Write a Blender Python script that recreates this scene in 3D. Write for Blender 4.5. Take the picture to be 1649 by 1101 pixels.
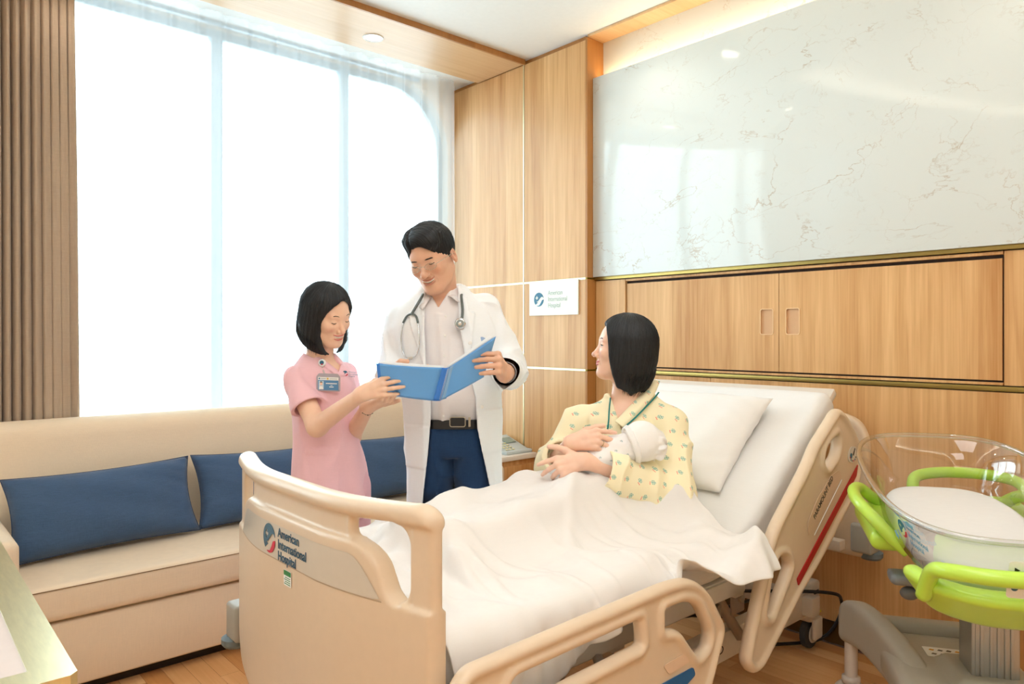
import bpy, bmesh, math, random
import numpy as np
from mathutils import Vector, Matrix
SC = bpy.context.scene
for o in list(bpy.data.objects): bpy.data.objects.remove(o)
COL = SC.collection
rnd = random.Random(7)
# ---------------------------------------------------------------- camera, world, exposure
YAW = math.radians(48.2)
cam_d = bpy.data.cameras.new('camera'); cam = bpy.data.objects.new('camera', cam_d); COL.objects.link(cam)
cam_d.sensor_width = 36.0; cam_d.lens = 36.0*1168/1649; cam_d.shift_y = -10.5/1649
cam_d.clip_start = .02; cam_d.clip_end = 400
cam.location = (0, 0, 1.3); cam.rotation_euler = (math.pi/2, 0, YAW - math.pi/2)
SC.camera = cam
SC.view_settings.view_transform = 'Standard'; SC.view_settings.look = 'None'
SC.view_settings.gamma = 1.0; SC.view_settings.use_curve_mapping = False
SC.view_settings.exposure = EXPOSURE = 0.42
W = bpy.data.worlds.new('sky'); SC.world = W; W.use_nodes = True
W.node_tree.nodes['Background'].inputs[0].default_value = (.80, .91, 1.0, 1)
W.node_tree.nodes['Background'].inputs[1].default_value = 5.6
SC.cycles.use_denoising = True
SC.cycles.max_bounces = 9; SC.cycles.diffuse_bounces = 5; SC.cycles.transparent_max_bounces = 12
SC.cycles.sample_clamp_indirect = 6; SC.cycles.caustics_reflective = False; SC.cycles.caustics_refractive = False

def area_light(name, loc, rot, sx, sy, watts, color, portal=False, spread=None):
    l = bpy.data.lights.new(name, 'AREA'); l.shape = 'RECTANGLE'; l.size = sx; l.size_y = sy
    l.energy = watts; l.color = color
    if spread: l.spread = spread
    if portal: l.cycles.is_portal = True
    o = bpy.data.objects.new(name, l); COL.objects.link(o); o.location = loc; o.rotation_euler = rot
    return o
def spot_light(name, loc, watts, color, angle=110, rad=.04):
    l = bpy.data.lights.new(name, 'SPOT'); l.energy = watts; l.color = color
    l.spot_size = math.radians(angle); l.spot_blend = .6; l.shadow_soft_size = rad
    o = bpy.data.objects.new(name, l); COL.objects.link(o); o.location = loc
    return o
# daylight enters through the window
area_light('window_portal', (1.75, 4.16, 1.9), (-math.pi/2, 0, 0), 3.0, 2.1, 1, (1, 1, 1), portal=True)
# cove lights inside the ceiling tray, throwing warm light up into the tray
WARM = (1.0, .90, .78)
TX0, TX1, TY0, TY1 = -2.2, 2.2, -1.6, 2.27      # ceiling tray opening
for nm, lc, sx, sy in (('cove_light_back', ((TX0+TX1)/2, TY1+.05, 3.0), TX1-TX0, .05), ('cove_light_front', ((TX0+TX1)/2, TY0-.05, 3.0), TX1-TX0, .05),
                       ('cove_light_left', (TX0-.05, (TY0+TY1)/2, 3.0), .05, TY1-TY0), ('cove_light_right', (TX1+.05, (TY0+TY1)/2, 3.0), .05, TY1-TY0)):
    area_light(nm, lc, (math.pi, 0, 0), sx, sy, 9, WARM)
DOWN = [(2.70, 2.27), (2.70, .5), (.2, 2.75), (-2.5, 1.0), (1.6, 2.75)]
SOFFIT = [(2.10, 3.50), (.66, 3.50), (-.78, 3.50)]
LAMPS = []
for (x, y) in DOWN: spot_light('downlight_lamp', (x, y, 2.945), 4, WARM, 120)
for (x, y) in SOFFIT: spot_light('soffit_lamp', (x, y, 2.935), 4, WARM, 120)
# unseen fill lights added in the tray to brighten surfaces facing the camera
area_light('tray_fill_light', (-.6, -.5, 3.12), (0, 0, 0), 1.2, 1.2, 20, (.96, .98, 1.0))
area_light('tray_fill_light', (.9, .5, 3.12), (0, 0, 0), 1.2, 1.2, 13, (.96, .98, 1.0))
# LED strip above the marble slab
area_light('marble_strip_lamp', (3.085, -.0, 2.745), (math.pi, 0, 0), .02, 5.4, 4.5, (1.0, .74, .42))

# ---------------------------------------------------------------- tags
def tag(o, label=None, cat=None, group=None, kind=None):
    if label: o['label'] = label
    if cat: o['category'] = cat
    if group: o['group'] = group
    if kind: o['kind'] = kind
    return o
def thing(name, label, cat, loc=(0, 0, 0), group=None):
    o = bpy.data.objects.new(name, None); COL.objects.link(o); o.location = loc; o.empty_display_size = .1
    return tag(o, label, cat, group)
def link(name, me, m=None, parent=None, smooth=False, loc=None):
    o = bpy.data.objects.new(name, me); COL.objects.link(o)
    if m is not None and len(me.materials) == 0: me.materials.append(m)
    if smooth: me.polygons.foreach_set('use_smooth', [True]*len(me.polygons))
    if loc is not None: o.location = loc
    if parent is not None:
        o.parent = parent
        base = world_of(parent)
        if loc is None: o.location = -base           # geometry is in world coordinates
        else: o.location = Vector(loc) - base
    return o
def world_of(p):
    v = Vector((0, 0, 0))
    while p is not None: v += p.location; p = p.parent
    return v
def struct(o): o['kind'] = 'structure'; return o

# ---------------------------------------------------------------- materials
def srgb(h):
    if isinstance(h, str): h = tuple(int(h[i:i+2], 16) for i in (0, 2, 4))
    return tuple(((c/255)/12.92 if c/255 <= .04045 else ((c/255+.055)/1.055)**2.4) for c in h) + (1,)
def nodes(m):
    m.use_nodes = True; nt = m.node_tree
    return nt, nt.nodes, nt.links, nt.nodes['Principled BSDF']
def mat(name, col, rough=.5, metal=0, noise=0, nscale=40, bump=0, bscale=200, coat=0, sss=0, sheen=0, alpha=None, spec=None, stretch=(1, 1, 1)):
    m = bpy.data.materials.new(name); nt, N, L, b = nodes(m)
    c = srgb(col) if not (isinstance(col, tuple) and len(col) == 4) else col
    b.inputs['Base Color'].default_value = c; b.inputs['Roughness'].default_value = rough; b.inputs['Metallic'].default_value = metal
    if coat: b.inputs['Coat Weight'].default_value = coat; b.inputs['Coat Roughness'].default_value = .1
    if sss: b.inputs['Subsurface Weight'].default_value = sss; b.inputs['Subsurface Radius'].default_value = (.012, .004, .002); b.inputs['Subsurface Scale'].default_value = 1
    if sheen: b.inputs['Sheen Weight'].default_value = sheen
    if spec is not None: b.inputs['Specular IOR Level'].default_value = spec
    tc = N.new('ShaderNodeTexCoord'); mp = N.new('ShaderNodeMapping'); mp.inputs['Scale'].default_value = stretch
    L.new(tc.outputs['Object'], mp.inputs[0])
    n = N.new('ShaderNodeTexNoise'); n.inputs['Scale'].default_value = nscale; n.inputs['Detail'].default_value = 4
    L.new(mp.outputs[0], n.inputs['Vector'])
    mx = N.new('ShaderNodeMix'); mx.data_type = 'RGBA'
    k = noise if noise else .03
    mx.inputs[6].default_value = tuple(max(0, v*(1-k)) for v in c[:3]) + (1,); mx.inputs[7].default_value = tuple(min(1, v*(1+k)) for v in c[:3]) + (1,)
    L.new(n.outputs['Fac'], mx.inputs[0]); L.new(mx.outputs[2], b.inputs['Base Color'])
    if bump:
        n2 = N.new('ShaderNodeTexNoise'); n2.inputs['Scale'].default_value = bscale; L.new(mp.outputs[0], n2.inputs['Vector'])
        bp = N.new('ShaderNodeBump'); bp.inputs['Strength'].default_value = bump; bp.inputs['Distance'].default_value = .002
        L.new(n2.outputs['Fac'], bp.inputs['Height']); L.new(bp.outputs[0], b.inputs['Normal'])
    return m
def fabric(name, col, bump=.25, scale=900, rough=.85, k=.05):
    """woven cloth: crossing threads as fine relief"""
    m = bpy.data.materials.new(name); nt, N, L, b = nodes(m); c = srgb(col)
    b.inputs['Roughness'].default_value = rough; b.inputs['Sheen Weight'].default_value = .15; b.inputs['Specular IOR Level'].default_value = .25
    tc = N.new('ShaderNodeTexCoord')
    outs = []
    for st in ((scale, scale, 30), (30, 30, scale)):
        mp = N.new('ShaderNodeMapping'); mp.inputs['Scale'].default_value = st; L.new(tc.outputs['Object'], mp.inputs[0])
        n = N.new('ShaderNodeTexNoise'); n.inputs['Scale'].default_value = 1; n.inputs['Detail'].default_value = 1; L.new(mp.outputs[0], n.inputs['Vector']); outs.append(n.outputs['Fac'])
    ad = N.new('ShaderNodeMath'); ad.operation = 'ADD'; L.new(outs[0], ad.inputs[0]); L.new(outs[1], ad.inputs[1])
    mr = N.new('ShaderNodeMapRange'); mr.inputs[1].default_value = .6; mr.inputs[2].default_value = 1.4; L.new(ad.outputs[0], mr.inputs[0])
    mx = N.new('ShaderNodeMix'); mx.data_type = 'RGBA'
    mx.inputs[6].default_value = tuple(v*(1-k) for v in c[:3])+(1,); mx.inputs[7].default_value = tuple(min(1, v*(1+k)) for v in c[:3])+(1,)
    L.new(mr.outputs[0], mx.inputs[0]); L.new(mx.outputs[2], b.inputs['Base Color'])
    bp = N.new('ShaderNodeBump'); bp.inputs['Strength'].default_value = bump; bp.inputs['Distance'].default_value = .0015
    L.new(ad.outputs[0], bp.inputs['Height']); L.new(bp.outputs[0], b.inputs['Normal'])
    return m
def wood(name, light, dark, grain='Z', strip=.13, strip_axis='Y', rough=.42, coat=.08, amt=.5, strip_amt=.35):
    m = bpy.data.materials.new(name); nt, N, L, b = nodes(m); lc, dc = srgb(light), srgb(dark)
    b.inputs['Roughness'].default_value = rough; b.inputs['Coat Weight'].default_value = coat
    tc = N.new('ShaderNodeTexCoord')
    def nz(scales, detail, dist=0):
        mp = N.new('ShaderNodeMapping'); mp.inputs['Scale'].default_value = scales; L.new(tc.outputs['Object'], mp.inputs[0])
        n = N.new('ShaderNodeTexNoise'); n.inputs['Scale'].default_value = 1; n.inputs['Detail'].default_value = detail; n.inputs['Distortion'].default_value = dist
        L.new(mp.outputs[0], n.inputs['Vector']); return n.outputs['Fac']
    gi = 'XYZ'.index(grain)
    s1 = [11.]*3; s1[gi] = .9; s2 = [160.]*3; s2[gi] = 3.5; s3 = [38.]*3; s3[gi] = 1.6
    a, f, g = nz(s1, 5, .6), nz(s2, 3), nz(s3, 4, .8)
    def mth(op, x, y, z=None):
        n = N.new('ShaderNodeMath'); n.operation = op
        for i, v in enumerate((x, y, z)):
            if v is None: continue
            if isinstance(v, (int, float)): n.inputs[i].default_value = v
            else: L.new(v, n.inputs[i])
        return n.outputs[0]
    sep = N.new('ShaderNodeSeparateXYZ'); L.new(tc.outputs['Object'], sep.inputs[0])
    idx = mth('FLOOR', mth('DIVIDE', sep.outputs['XYZ'.index(strip_axis)], strip), 0)
    wn = N.new('ShaderNodeTexWhiteNoise'); wn.noise_dimensions = '1D'; L.new(idx, wn.inputs['W'])
    v = mth('MULTIPLY', mth('SUBTRACT', a, .5), 1.3*amt)
    v = mth('MULTIPLY_ADD', mth('SUBTRACT', f, .5), .75*amt, v)
    v = mth('MULTIPLY_ADD', mth('SUBTRACT', g, .5), 1.2*amt, v)
    v = mth('MULTIPLY_ADD', mth('SUBTRACT', wn.outputs['Value'], .5), strip_amt, v)
    v = mth('ADD', v, .5)
    mx = N.new('ShaderNodeMix'); mx.data_type = 'RGBA'; mx.inputs[6].default_value = dc; mx.inputs[7].default_value = lc
    mx.clamp_factor = True
    L.new(v, mx.inputs[0]); L.new(mx.outputs[2], b.inputs['Base Color'])
    bp = N.new('ShaderNodeBump'); bp.inputs['Strength'].default_value = .12; bp.inputs['Distance'].default_value = .001
    L.new(f, bp.inputs['Height']); L.new(bp.outputs[0], b.inputs['Normal'])
    return m

# ---------------------------------------------------------------- mesh helpers
def bm_mesh(bm, name):
    me = bpy.data.meshes.new(name); bm.to_mesh(me); bm.free(); return me
def box(name, x0, x1, y0, y1, z0, z1, m, parent=None, bev=0, seg=2, smooth=None):
    bm = bmesh.new(); bmesh.ops.create_cube(bm, size=1)
    for v in bm.verts:
        v.co = Vector(((x0+x1)/2+v.co.x*(x1-x0), (y0+y1)/2+v.co.y*(y1-y0), (z0+z1)/2+v.co.z*(z1-z0)))
    if bev:
        bmesh.ops.bevel(bm, geom=bm.edges[:], offset=bev, segments=seg, affect='EDGES', profile=.5)
    me = bm_mesh(bm, name)
    o = link(name, me, m, parent)
    if bev and smooth is not False: shade(o)
    return o
def shade(o, ang=40):
    me = o.data
    me.polygons.foreach_set('use_smooth', [True]*len(me.polygons))
    try: me.set_sharp_from_angle(angle=math.radians(ang))
    except Exception: pass
def pydata(name, vs, fs, m=None, parent=None, smooth=True):
    me = bpy.data.meshes.new(name); me.from_pydata([tuple(v) for v in vs], [], [tuple(f) for f in fs]); me.update()
    return link(name, me, m, parent, smooth)
def np_mesh(name, V, Q, m=None, parent=None, smooth=True):
    me = bpy.data.meshes.new(name); V = np.asarray(V, np.float32); Q = np.asarray(Q, np.int32)
    me.vertices.add(len(V)); me.vertices.foreach_set('co', V.ravel())
    n = len(Q); k = Q.shape[1]
    me.loops.add(n*k); me.loops.foreach_set('vertex_index', Q.ravel())
    me.polygons.add(n); me.polygons.foreach_set('loop_start', np.arange(n, dtype=np.int32)*k)
    try: me.polygons.foreach_set('loop_total', np.full(n, k, np.int32))
    except Exception: pass
    me.update(calc_edges=True); me.validate()
    return link(name, me, m, parent, smooth)
def catmull(pts, n=6, closed=False):
    P = [np.array(p, float) for p in pts]; out = []
    L_ = len(P); rng = range(L_ if closed else L_-1)
    for i in rng:
        if closed: p0, p1, p2, p3 = P[(i-1) % L_], P[i], P[(i+1) % L_], P[(i+2) % L_]
        else: p0, p1, p2, p3 = P[max(i-1, 0)], P[i], P[i+1], P[min(i+2, L_-1)]
        for k in range(n):
            t = k/n
            out.append(.5*((2*p1)+(p2-p0)*t+(2*p0-5*p1+4*p2-p3)*t*t+(3*p1-p0-3*p2+p3)*t**3))
    if not closed: out.append(P[-1])
    return out
def tube(name, pts, r, m, parent=None, n=10, sub=0, closed=False, flat=1.0, cap=True, up=None):
    """round or oval bar swept along pts; r is a number or one radius per point"""
    P = [np.array(p, float) for p in pts]
    R = list(r) if hasattr(r, '__len__') else [r]*len(P)
    if sub:
        Q = catmull([np.append(p, q) for p, q in zip(P, R)], sub, closed); P = [q[:3] for q in Q]; R = [q[3] for q in Q]
    k = len(P); vs, fs = [], []
    T = [(P[(i+1) % k]-P[i-1]) if closed else (P[min(i+1, k-1)]-P[max(i-1, 0)]) for i in range(k)]
    T = [t/(np.linalg.norm(t)+1e-9) for t in T]
    u = np.array(up if up is not None else ((0, 0, 1) if abs(T[0][2]) < .9 else (1, 0, 0)), float)
    for i in range(k):
        if up is not None: u = np.array(up, float)
        u = u-T[i]*u.dot(T[i]); u /= np.linalg.norm(u)+1e-9; w = np.cross(T[i], u)
        for j in range(n):
            a = 2*math.pi*j/n
            vs.append(P[i]+(u*math.cos(a)*flat+w*math.sin(a))*R[i])
    for i in range(k if closed else k-1):
        for j in range(n):
            a, b_ = i*n+j, i*n+(j+1) % n; i2 = (i+1) % k
            fs.append((a, b_, i2*n+(j+1) % n, i2*n+j))
    if cap and not closed:
        for i0, s in ((0, -1), (k-1, 1)):
            c = len(vs); vs.append(P[i0]+T[i0]*R[i0]*.35*s)
            for j in range(n):
                a, b_ = i0*n+j, i0*n+(j+1) % n
                fs.append((a, b_, c) if s > 0 else (b_, a, c))
    return pydata(name, vs, fs, m, parent)
def lathe(name, prof, c, m, parent=None, n=32, axis='Z'):
    vs, fs = [], []; k = len(prof)
    for j in range(n):
        a = 2*math.pi*j/n
        for r, z in prof:
            p = (r*math.cos(a), r*math.sin(a), z)
            if axis == 'X': p = (p[2], p[0], p[1])
            if axis == 'Y': p = (p[0], p[2], p[1])
            vs.append((c[0]+p[0], c[1]+p[1], c[2]+p[2]))
    for j in range(n):
        j2 = (j+1) % n
        for i in range(k-1): fs.append((j*k+i, j2*k+i, j2*k+i+1, j*k+i+1))
    o = pydata(name, vs, fs, m, parent)
    shade(o, 35); return o
def frame_mat(origin, right, up):
    r = Vector(right).normalized(); u = Vector(up).normalized(); n = r.cross(u)
    M = Matrix((r, u, n)).transposed().to_4x4(); M.translation = Vector(origin); return M
def flat_shape(name, polys, origin, right, up, m, parent=None, depth=.002, bevel=0, res=4):
    """closed 2-D outlines (outer and holes) given thickness on a plane: signs, panels, emblems, boards"""
    cu = bpy.data.curves.new(name, 'CURVE'); cu.dimensions = '2D'; cu.fill_mode = 'BOTH'
    for p in polys:
        s = cu.splines.new('POLY'); s.points.add(len(p)-1); s.use_cyclic_u = True
        for i, q in enumerate(p): s.points[i].co = (q[0], q[1], 0, 1)
    cu.extrude = max(depth/2-bevel, 1e-5); cu.bevel_depth = bevel; cu.bevel_resolution = res;
    return curve_to_mesh(name, cu, origin, right, up, m, parent, depth)
def curve_to_mesh(name, cu, origin, right, up, m, parent, depth=0):
    t = bpy.data.objects.new('t', cu); COL.objects.link(t)
    me = bpy.data.meshes.new_from_object(t.evaluated_get(bpy.context.evaluated_depsgraph_get()))
    bpy.data.objects.remove(t)
    me.name = name; me.materials.clear()
    M = frame_mat(origin, right, up); me.transform(M @ Matrix.Translation((0, 0, depth/2)))
    o = link(name, me, m, parent); shade(o, 35); return o
def text(name, body, size, origin, right, up, m, parent=None, sx=1.0, align='LEFT', line=1.0, depth=.0006, bold=0):
    cu = bpy.data.curves.new(name, 'FONT'); cu.body = body; cu.size = size; cu.align_x = align; cu.extrude = depth/2; cu.space_line = line
    cu.offset = bold
    t = bpy.data.objects.new('t', cu); COL.objects.link(t); bpy.context.view_layer.update()
    me = bpy.data.meshes.new_from_object(t.evaluated_get(bpy.context.evaluated_depsgraph_get()))
    bpy.data.objects.remove(t); me.name = name; me.materials.clear()
    me.transform(frame_mat(origin, right, up) @ Matrix.Diagonal((sx, 1, 1, 1)))
    return link(name, me, m, parent)
def circ(cx, cy, r, n=32, ry=None, a0=0, a1=2*math.pi):
    ry = ry or r
    full = abs(a1-a0-2*math.pi) < 1e-6
    return [(cx+r*math.cos(a0+(a1-a0)*i/(n if full else n-1)), cy+ry*math.sin(a0+(a1-a0)*i/(n if full else n-1))) for i in range(n)]
def rrect(x0, x1, y0, y1, r, n=5):
    out = []
    for cx, cy, a in ((x1-r, y1-r, 0), (x0+r, y1-r, 90), (x0+r, y0+r, 180), (x1-r, y0+r, 270)):
        for i in range(n+1):
            t = math.radians(a+90*i/n); out.append((cx+r*math.cos(t), cy+r*math.sin(t)))
    return out
def round_poly(pts, r, n=4):
    """fillet every corner of a 2-D polygon; r number or per-point list"""
    out = []; k = len(pts)
    for i in range(k):
        p = np.array(pts[i], float); a = np.array(pts[i-1], float)-p; b = np.array(pts[(i+1) % k], float)-p
        la, lb = np.linalg.norm(a), np.linalg.norm(b); rr = r[i] if hasattr(r, '__len__') else r
        t = min(rr, la*.48, lb*.48); pa, pb = p+a/la*t, p+b/lb*t
        for j in range(n+1):
            s = j/n; out.append(tuple((1-s)**2*pa+2*s*(1-s)*p+s*s*pb))
    return out
def emblem(origin, right, up, r, m_top, m_low, parent=None, sx=1.0):
    """round hospital emblem: a hand and a small cross cut out of a disc"""
    top = [(math.cos(a), math.sin(a)) for a in np.linspace(.2, math.pi+.82, 26)] + [(-.22, -.42), (-.52, -.30), (-.2, -.23), (.15, .10), (.48, .37), (.75, .40)]
    low = [(math.cos(a), math.sin(a)) for a in np.linspace(-2.02, -.02, 16)] + [(.65, -.1), (.41, -.47), (.08, -.84)]
    w, l = .1, .27; cx, cy = -.42, .25
    cross = [(cx-w, cy+l), (cx-w, cy+w), (cx-l, cy+w), (cx-l, cy-w), (cx-w, cy-w), (cx-w, cy-l), (cx+w, cy-l), (cx+w, cy-w), (cx+l, cy-w), (cx+l, cy+w), (cx+w, cy+w), (cx+w, cy+l)]
    S = lambda P: [(x*r*sx, y*r) for x, y in P]
    a = flat_shape('emblem', [S(top), S(cross)], origin, right, up, m_top, parent, .0008)
    b = flat_shape('emblem', [S(low)], origin, right, up, m_low, parent, .0008)
    return a, b
def grid_faces(nu, nv, wrap=False):
    i, j = np.meshgrid(np.arange(nu-1), np.arange(nv-(0 if wrap else 1)), indexing='ij'); j2 = (j+1) % nv
    return np.stack([i*nv+j, (i+1)*nv+j, (i+1)*nv+j2, i*nv+j2], -1).reshape(-1, 4)
# ---------------------------------------------------------------- signed distance modelling
def V3(*a): return np.array(a, np.float64)
def smin(a, b, k):
    h = np.maximum(k-np.abs(a-b), 0)/k
    return np.minimum(a, b)-h*h*k*.25
def smax(a, b, k): return -smin(-a, -b, k)
def smin_all(L_, k):
    d = L_[0]
    for e in L_[1:]: d = smin(d, e, k)
    return d
def sph(P, c, r): return np.linalg.norm(P-np.asarray(c), axis=1)-r
def ell(P, c, r, R=None):
    q = P-np.asarray(c, float)
    if R is not None: q = q @ R                      # columns of R = local axes
    r = np.asarray(r, float); a = q/r; k0 = np.sqrt((a*a).sum(1)); b = a/r; k1 = np.sqrt((b*b).sum(1))+1e-9
    return k0*(k0-1)/k1
def cone(P, a, b, ra, rb):
    a = np.asarray(a, float); b = np.asarray(b, float); ab = b-a; L2 = ab.dot(ab)+1e-12
    q = P-a; t = np.clip(q @ ab/L2, 0, 1)
    return np.linalg.norm(q-t[:, None]*ab, axis=1)-(ra+(rb-ra)*t)
def ocone(P, a, b, ra, rb, flat, n):
    """tapered bar with an oval section: squashed by `flat` along direction n"""
    n = np.asarray(n, float); n = n/np.linalg.norm(n); a = np.asarray(a, float); b = np.asarray(b, float)
    sq = lambda X: X+np.outer(X @ n, n)*(1/flat-1) if X.ndim == 2 else X+n*(X.dot(n))*(1/flat-1)
    return cone(sq(P-a), sq(a-a), sq(b-a), ra, rb)*min(1, (1+flat)/2)
def rbox(P, c, h, r, R=None):
    q = P-np.asarray(c, float)
    if R is not None: q = q @ R
    q = np.abs(q)-(np.asarray(h, float)-r)
    return np.linalg.norm(np.maximum(q, 0), axis=1)+np.minimum(q.max(1), 0)-r
def loft(P, tab, z0=None, z1=None, p=2.0, cap=.02):
    """upright body form: table rows (z, cx, cy, rx, ry, turn); superellipse sections"""
    T = np.array(tab, float); o = np.argsort(T[:, 0]); T = T[o]
    if T.shape[1] < 6: T = np.hstack([T, np.zeros((len(T), 1))])
    zz = np.linspace(T[0, 0], T[-1, 0], 80); S = np.array([np.interp(zz, T[:, 0], T[:, i]) for i in range(1, 6)])
    ker = np.array([1, 2, 3, 2, 1.])/9
    S = np.array([np.convolve(np.pad(s, 2, mode='edge'), ker, 'valid') for s in S])
    z = P[:, 2]; cx, cy, rx, ry, tn = [np.interp(z, zz, s) for s in S]
    x, y = P[:, 0]-cx, P[:, 1]-cy; c, s = np.cos(tn), np.sin(tn); x, y = x*c+y*s, -x*s+y*c
    if p == 2.0:
        k0 = np.sqrt((x/rx)**2+(y/ry)**2); k1 = np.sqrt((x/rx**2)**2+(y/ry**2)**2)+1e-9; d = k0*(k0-1)/k1
    else:
        k0 = ((np.abs(x)/rx)**p+(np.abs(y)/ry)**p)**(1/p); d = (k0-1)*np.minimum(rx, ry)
    dz = np.maximum(T[0, 0]-z, z-T[-1, 0])
    return smax(d, dz, cap)
def rot_yxz(yaw=0, pitch=0, roll=0):
    """columns = local axes. face looks along local -Y; yaw about Z, pitch>0 looks down, roll about the view axis"""
    cy, sy = math.cos(yaw), math.sin(yaw); cp, sp = math.cos(pitch), math.sin(pitch); cr, sr = math.cos(roll), math.sin(roll)
    Rz = np.array([[cy, -sy, 0], [sy, cy, 0], [0, 0, 1]]); Rx = np.array([[1, 0, 0], [0, cp, -sp], [0, sp, cp]]); Ry = np.array([[cr, 0, sr], [0, 1, 0], [-sr, 0, cr]])
    return Rz @ Rx @ Ry
def surf(f, lo, hi, h, B=8, slack=1.35):
    """sparse surface nets: quads where f changes sign"""
    lo = np.asarray(lo, float); hi = np.asarray(hi, float); nb = np.ceil((hi-lo)/(h*B)).astype(int)+1
    g = np.stack(np.meshgrid(*[np.arange(n) for n in nb], indexing='ij'), -1).reshape(-1, 3)
    cen = lo+(g+.5)*B*h
    keep = np.abs(f(cen)) < math.sqrt(3)/2*B*h*slack
    g = g[keep]
    loc = np.stack(np.meshgrid(*[np.arange(B+1)]*3, indexing='ij'), -1).reshape(-1, 3)
    vals = np.empty((len(g), B+1, B+1, B+1), np.float32)
    step = 400
    for s in range(0, len(g), step):
        gi = g[s:s+step]; P = lo+((gi[:, None]*B+loc[None])*h).reshape(-1, 3)
        vals[s:s+step] = f(P).reshape(len(gi), B+1, B+1, B+1)
    act = ((vals < 0).reshape(len(g), -1).any(1)) & ((vals >= 0).reshape(len(g), -1).any(1))
    g = g[act]; vals = vals[act]
    c = lambda i, j, k: vals[:, i:i+B, j:j+B, k:k+B]
    num = np.zeros((len(g), B, B, B, 3), np.float32); cnt = np.zeros((len(g), B, B, B), np.float32)
    for ax in range(3):
        for u in (0, 1):
            for v in (0, 1):
                o0 = [0, 0, 0]; a1, a2 = [a for a in range(3) if a != ax]; o0[a1] = u; o0[a2] = v; o1 = list(o0); o1[ax] = 1
                A, Bv = c(*o0), c(*o1); cr = (A < 0) != (Bv < 0)
                t = np.where(cr, A/np.where(cr, A-Bv, 1), 0)
                for d in range(3):
                    num[..., d] += np.where(cr, (t if d == ax else o0[d]), 0)
                cnt += cr
    m = cnt > 0; idx = np.argwhere(m); cell = g[idx[:, 0]]*B+idx[:, 1:]
    V = lo+(cell+num[m]/cnt[m][:, None])*h
    D = (nb+2)*B; key = lambda q: (q[..., 0]*D[1]+q[..., 1])*D[2]+q[..., 2]
    K = key(cell); od = np.argsort(K); Ks = K[od]
    Q = []
    for ax in range(3):
        a1, a2 = (ax+1) % 3, (ax+2) % 3; o1 = [0, 0, 0]; o1[ax] = 1
        A = c(0, 0, 0); Bv = c(*o1); cr = np.argwhere((A < 0) != (Bv < 0))
        if not len(cr): continue
        gp = g[cr[:, 0]]*B+cr[:, 1:]; neg = A[tuple(cr.T)] < 0
        ids = []; ok = np.ones(len(gp), bool)
        for d1, d2 in ((0, 0), (-1, 0), (-1, -1), (0, -1)):
            q = gp.copy(); q[:, a1] += d1; q[:, a2] += d2; kk = key(q)
            p = np.clip(np.searchsorted(Ks, kk), 0, len(Ks)-1); ok &= Ks[p] == kk; ids.append(od[p])
        q = np.stack(ids, 1); q[~neg] = q[~neg][:, ::-1]; Q.append(q[ok])
    return V, np.concatenate(Q)
def join_VQ(lst):
    off = 0; Vs, Qs = [], []
    for V, Q in lst: Vs.append(V); Qs.append(Q+off); off += len(V)
    return np.concatenate(Vs), np.concatenate(Qs)
# cheap smooth value noise on arrays
_rs = np.random.RandomState(3); _tab = _rs.rand(4096).astype(np.float32)
def vnoise(P, s, seed=0):
    q = P*s+seed*17.3; i = np.floor(q).astype(np.int64); f = q-i; f = f*f*(3-2*f); r = 0
    for dx in (0, 1):
        for dy in (0, 1):
            for dz in (0, 1):
                hsh = ((i[:, 0]+dx)*73856093 ^ (i[:, 1]+dy)*19349663 ^ (i[:, 2]+dz)*83492791) & 4095
                r = r+_tab[hsh]*(f[:, 0] if dx else 1-f[:, 0])*(f[:, 1] if dy else 1-f[:, 1])*(f[:, 2] if dz else 1-f[:, 2])
    return r*2-1
def raster2d(polys, h=.0025, pad=.08):
    """signed distance image of 2-D outlines (first = outer, rest = holes)"""
    A = np.concatenate([np.array(p, float) for p in polys]); lo = A.min(0)-pad; hi = A.max(0)+pad
    nx, ny = np.ceil((hi-lo)/h).astype(int)+1
    X, Y = np.meshgrid(lo[0]+np.arange(nx)*h, lo[1]+np.arange(ny)*h, indexing='ij'); X = X.ravel(); Y = Y.ravel()
    d2 = np.full(len(X), 1e9); ins = np.zeros(len(X), bool)
    for p in polys:
        p = np.array(p, float); q = np.roll(p, -1, 0)
        for a, b in zip(p, q):
            e = b-a; L2 = e.dot(e)+1e-12; t = np.clip(((X-a[0])*e[0]+(Y-a[1])*e[1])/L2, 0, 1)
            d2 = np.minimum(d2, (X-a[0]-t*e[0])**2+(Y-a[1]-t*e[1])**2)
            cr = ((a[1] > Y) != (b[1] > Y)); xi = a[0]+(Y-a[1])*(b[0]-a[0])/((b[1]-a[1]) or 1e-12); ins ^= cr & (X < xi)
    D = np.sqrt(d2); D[ins] *= -1; D = D.reshape(nx, ny)
    def f(x, y):
        u = np.clip((x-lo[0])/h, 0, nx-1.001); v = np.clip((y-lo[1])/h, 0, ny-1.001); i = u.astype(int); j = v.astype(int); a = u-i; b = v-j
        e = np.maximum(np.maximum(lo[0]-x, x-hi[0]), 0)+np.maximum(np.maximum(lo[1]-y, y-hi[1]), 0)
        return D[i, j]*(1-a)*(1-b)+D[i+1, j]*a*(1-b)+D[i, j+1]*(1-a)*b+D[i+1, j+1]*a*b+e
    return f
def slab(d2, w, half, r):
    """extrude a 2-D distance by +-half along w with edges rounded by r"""
    a = d2+r; b = np.abs(w)-half+r
    return np.sqrt(np.maximum(a, 0)**2+np.maximum(b, 0)**2)+np.minimum(np.maximum(a, b), 0)-r
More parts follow.
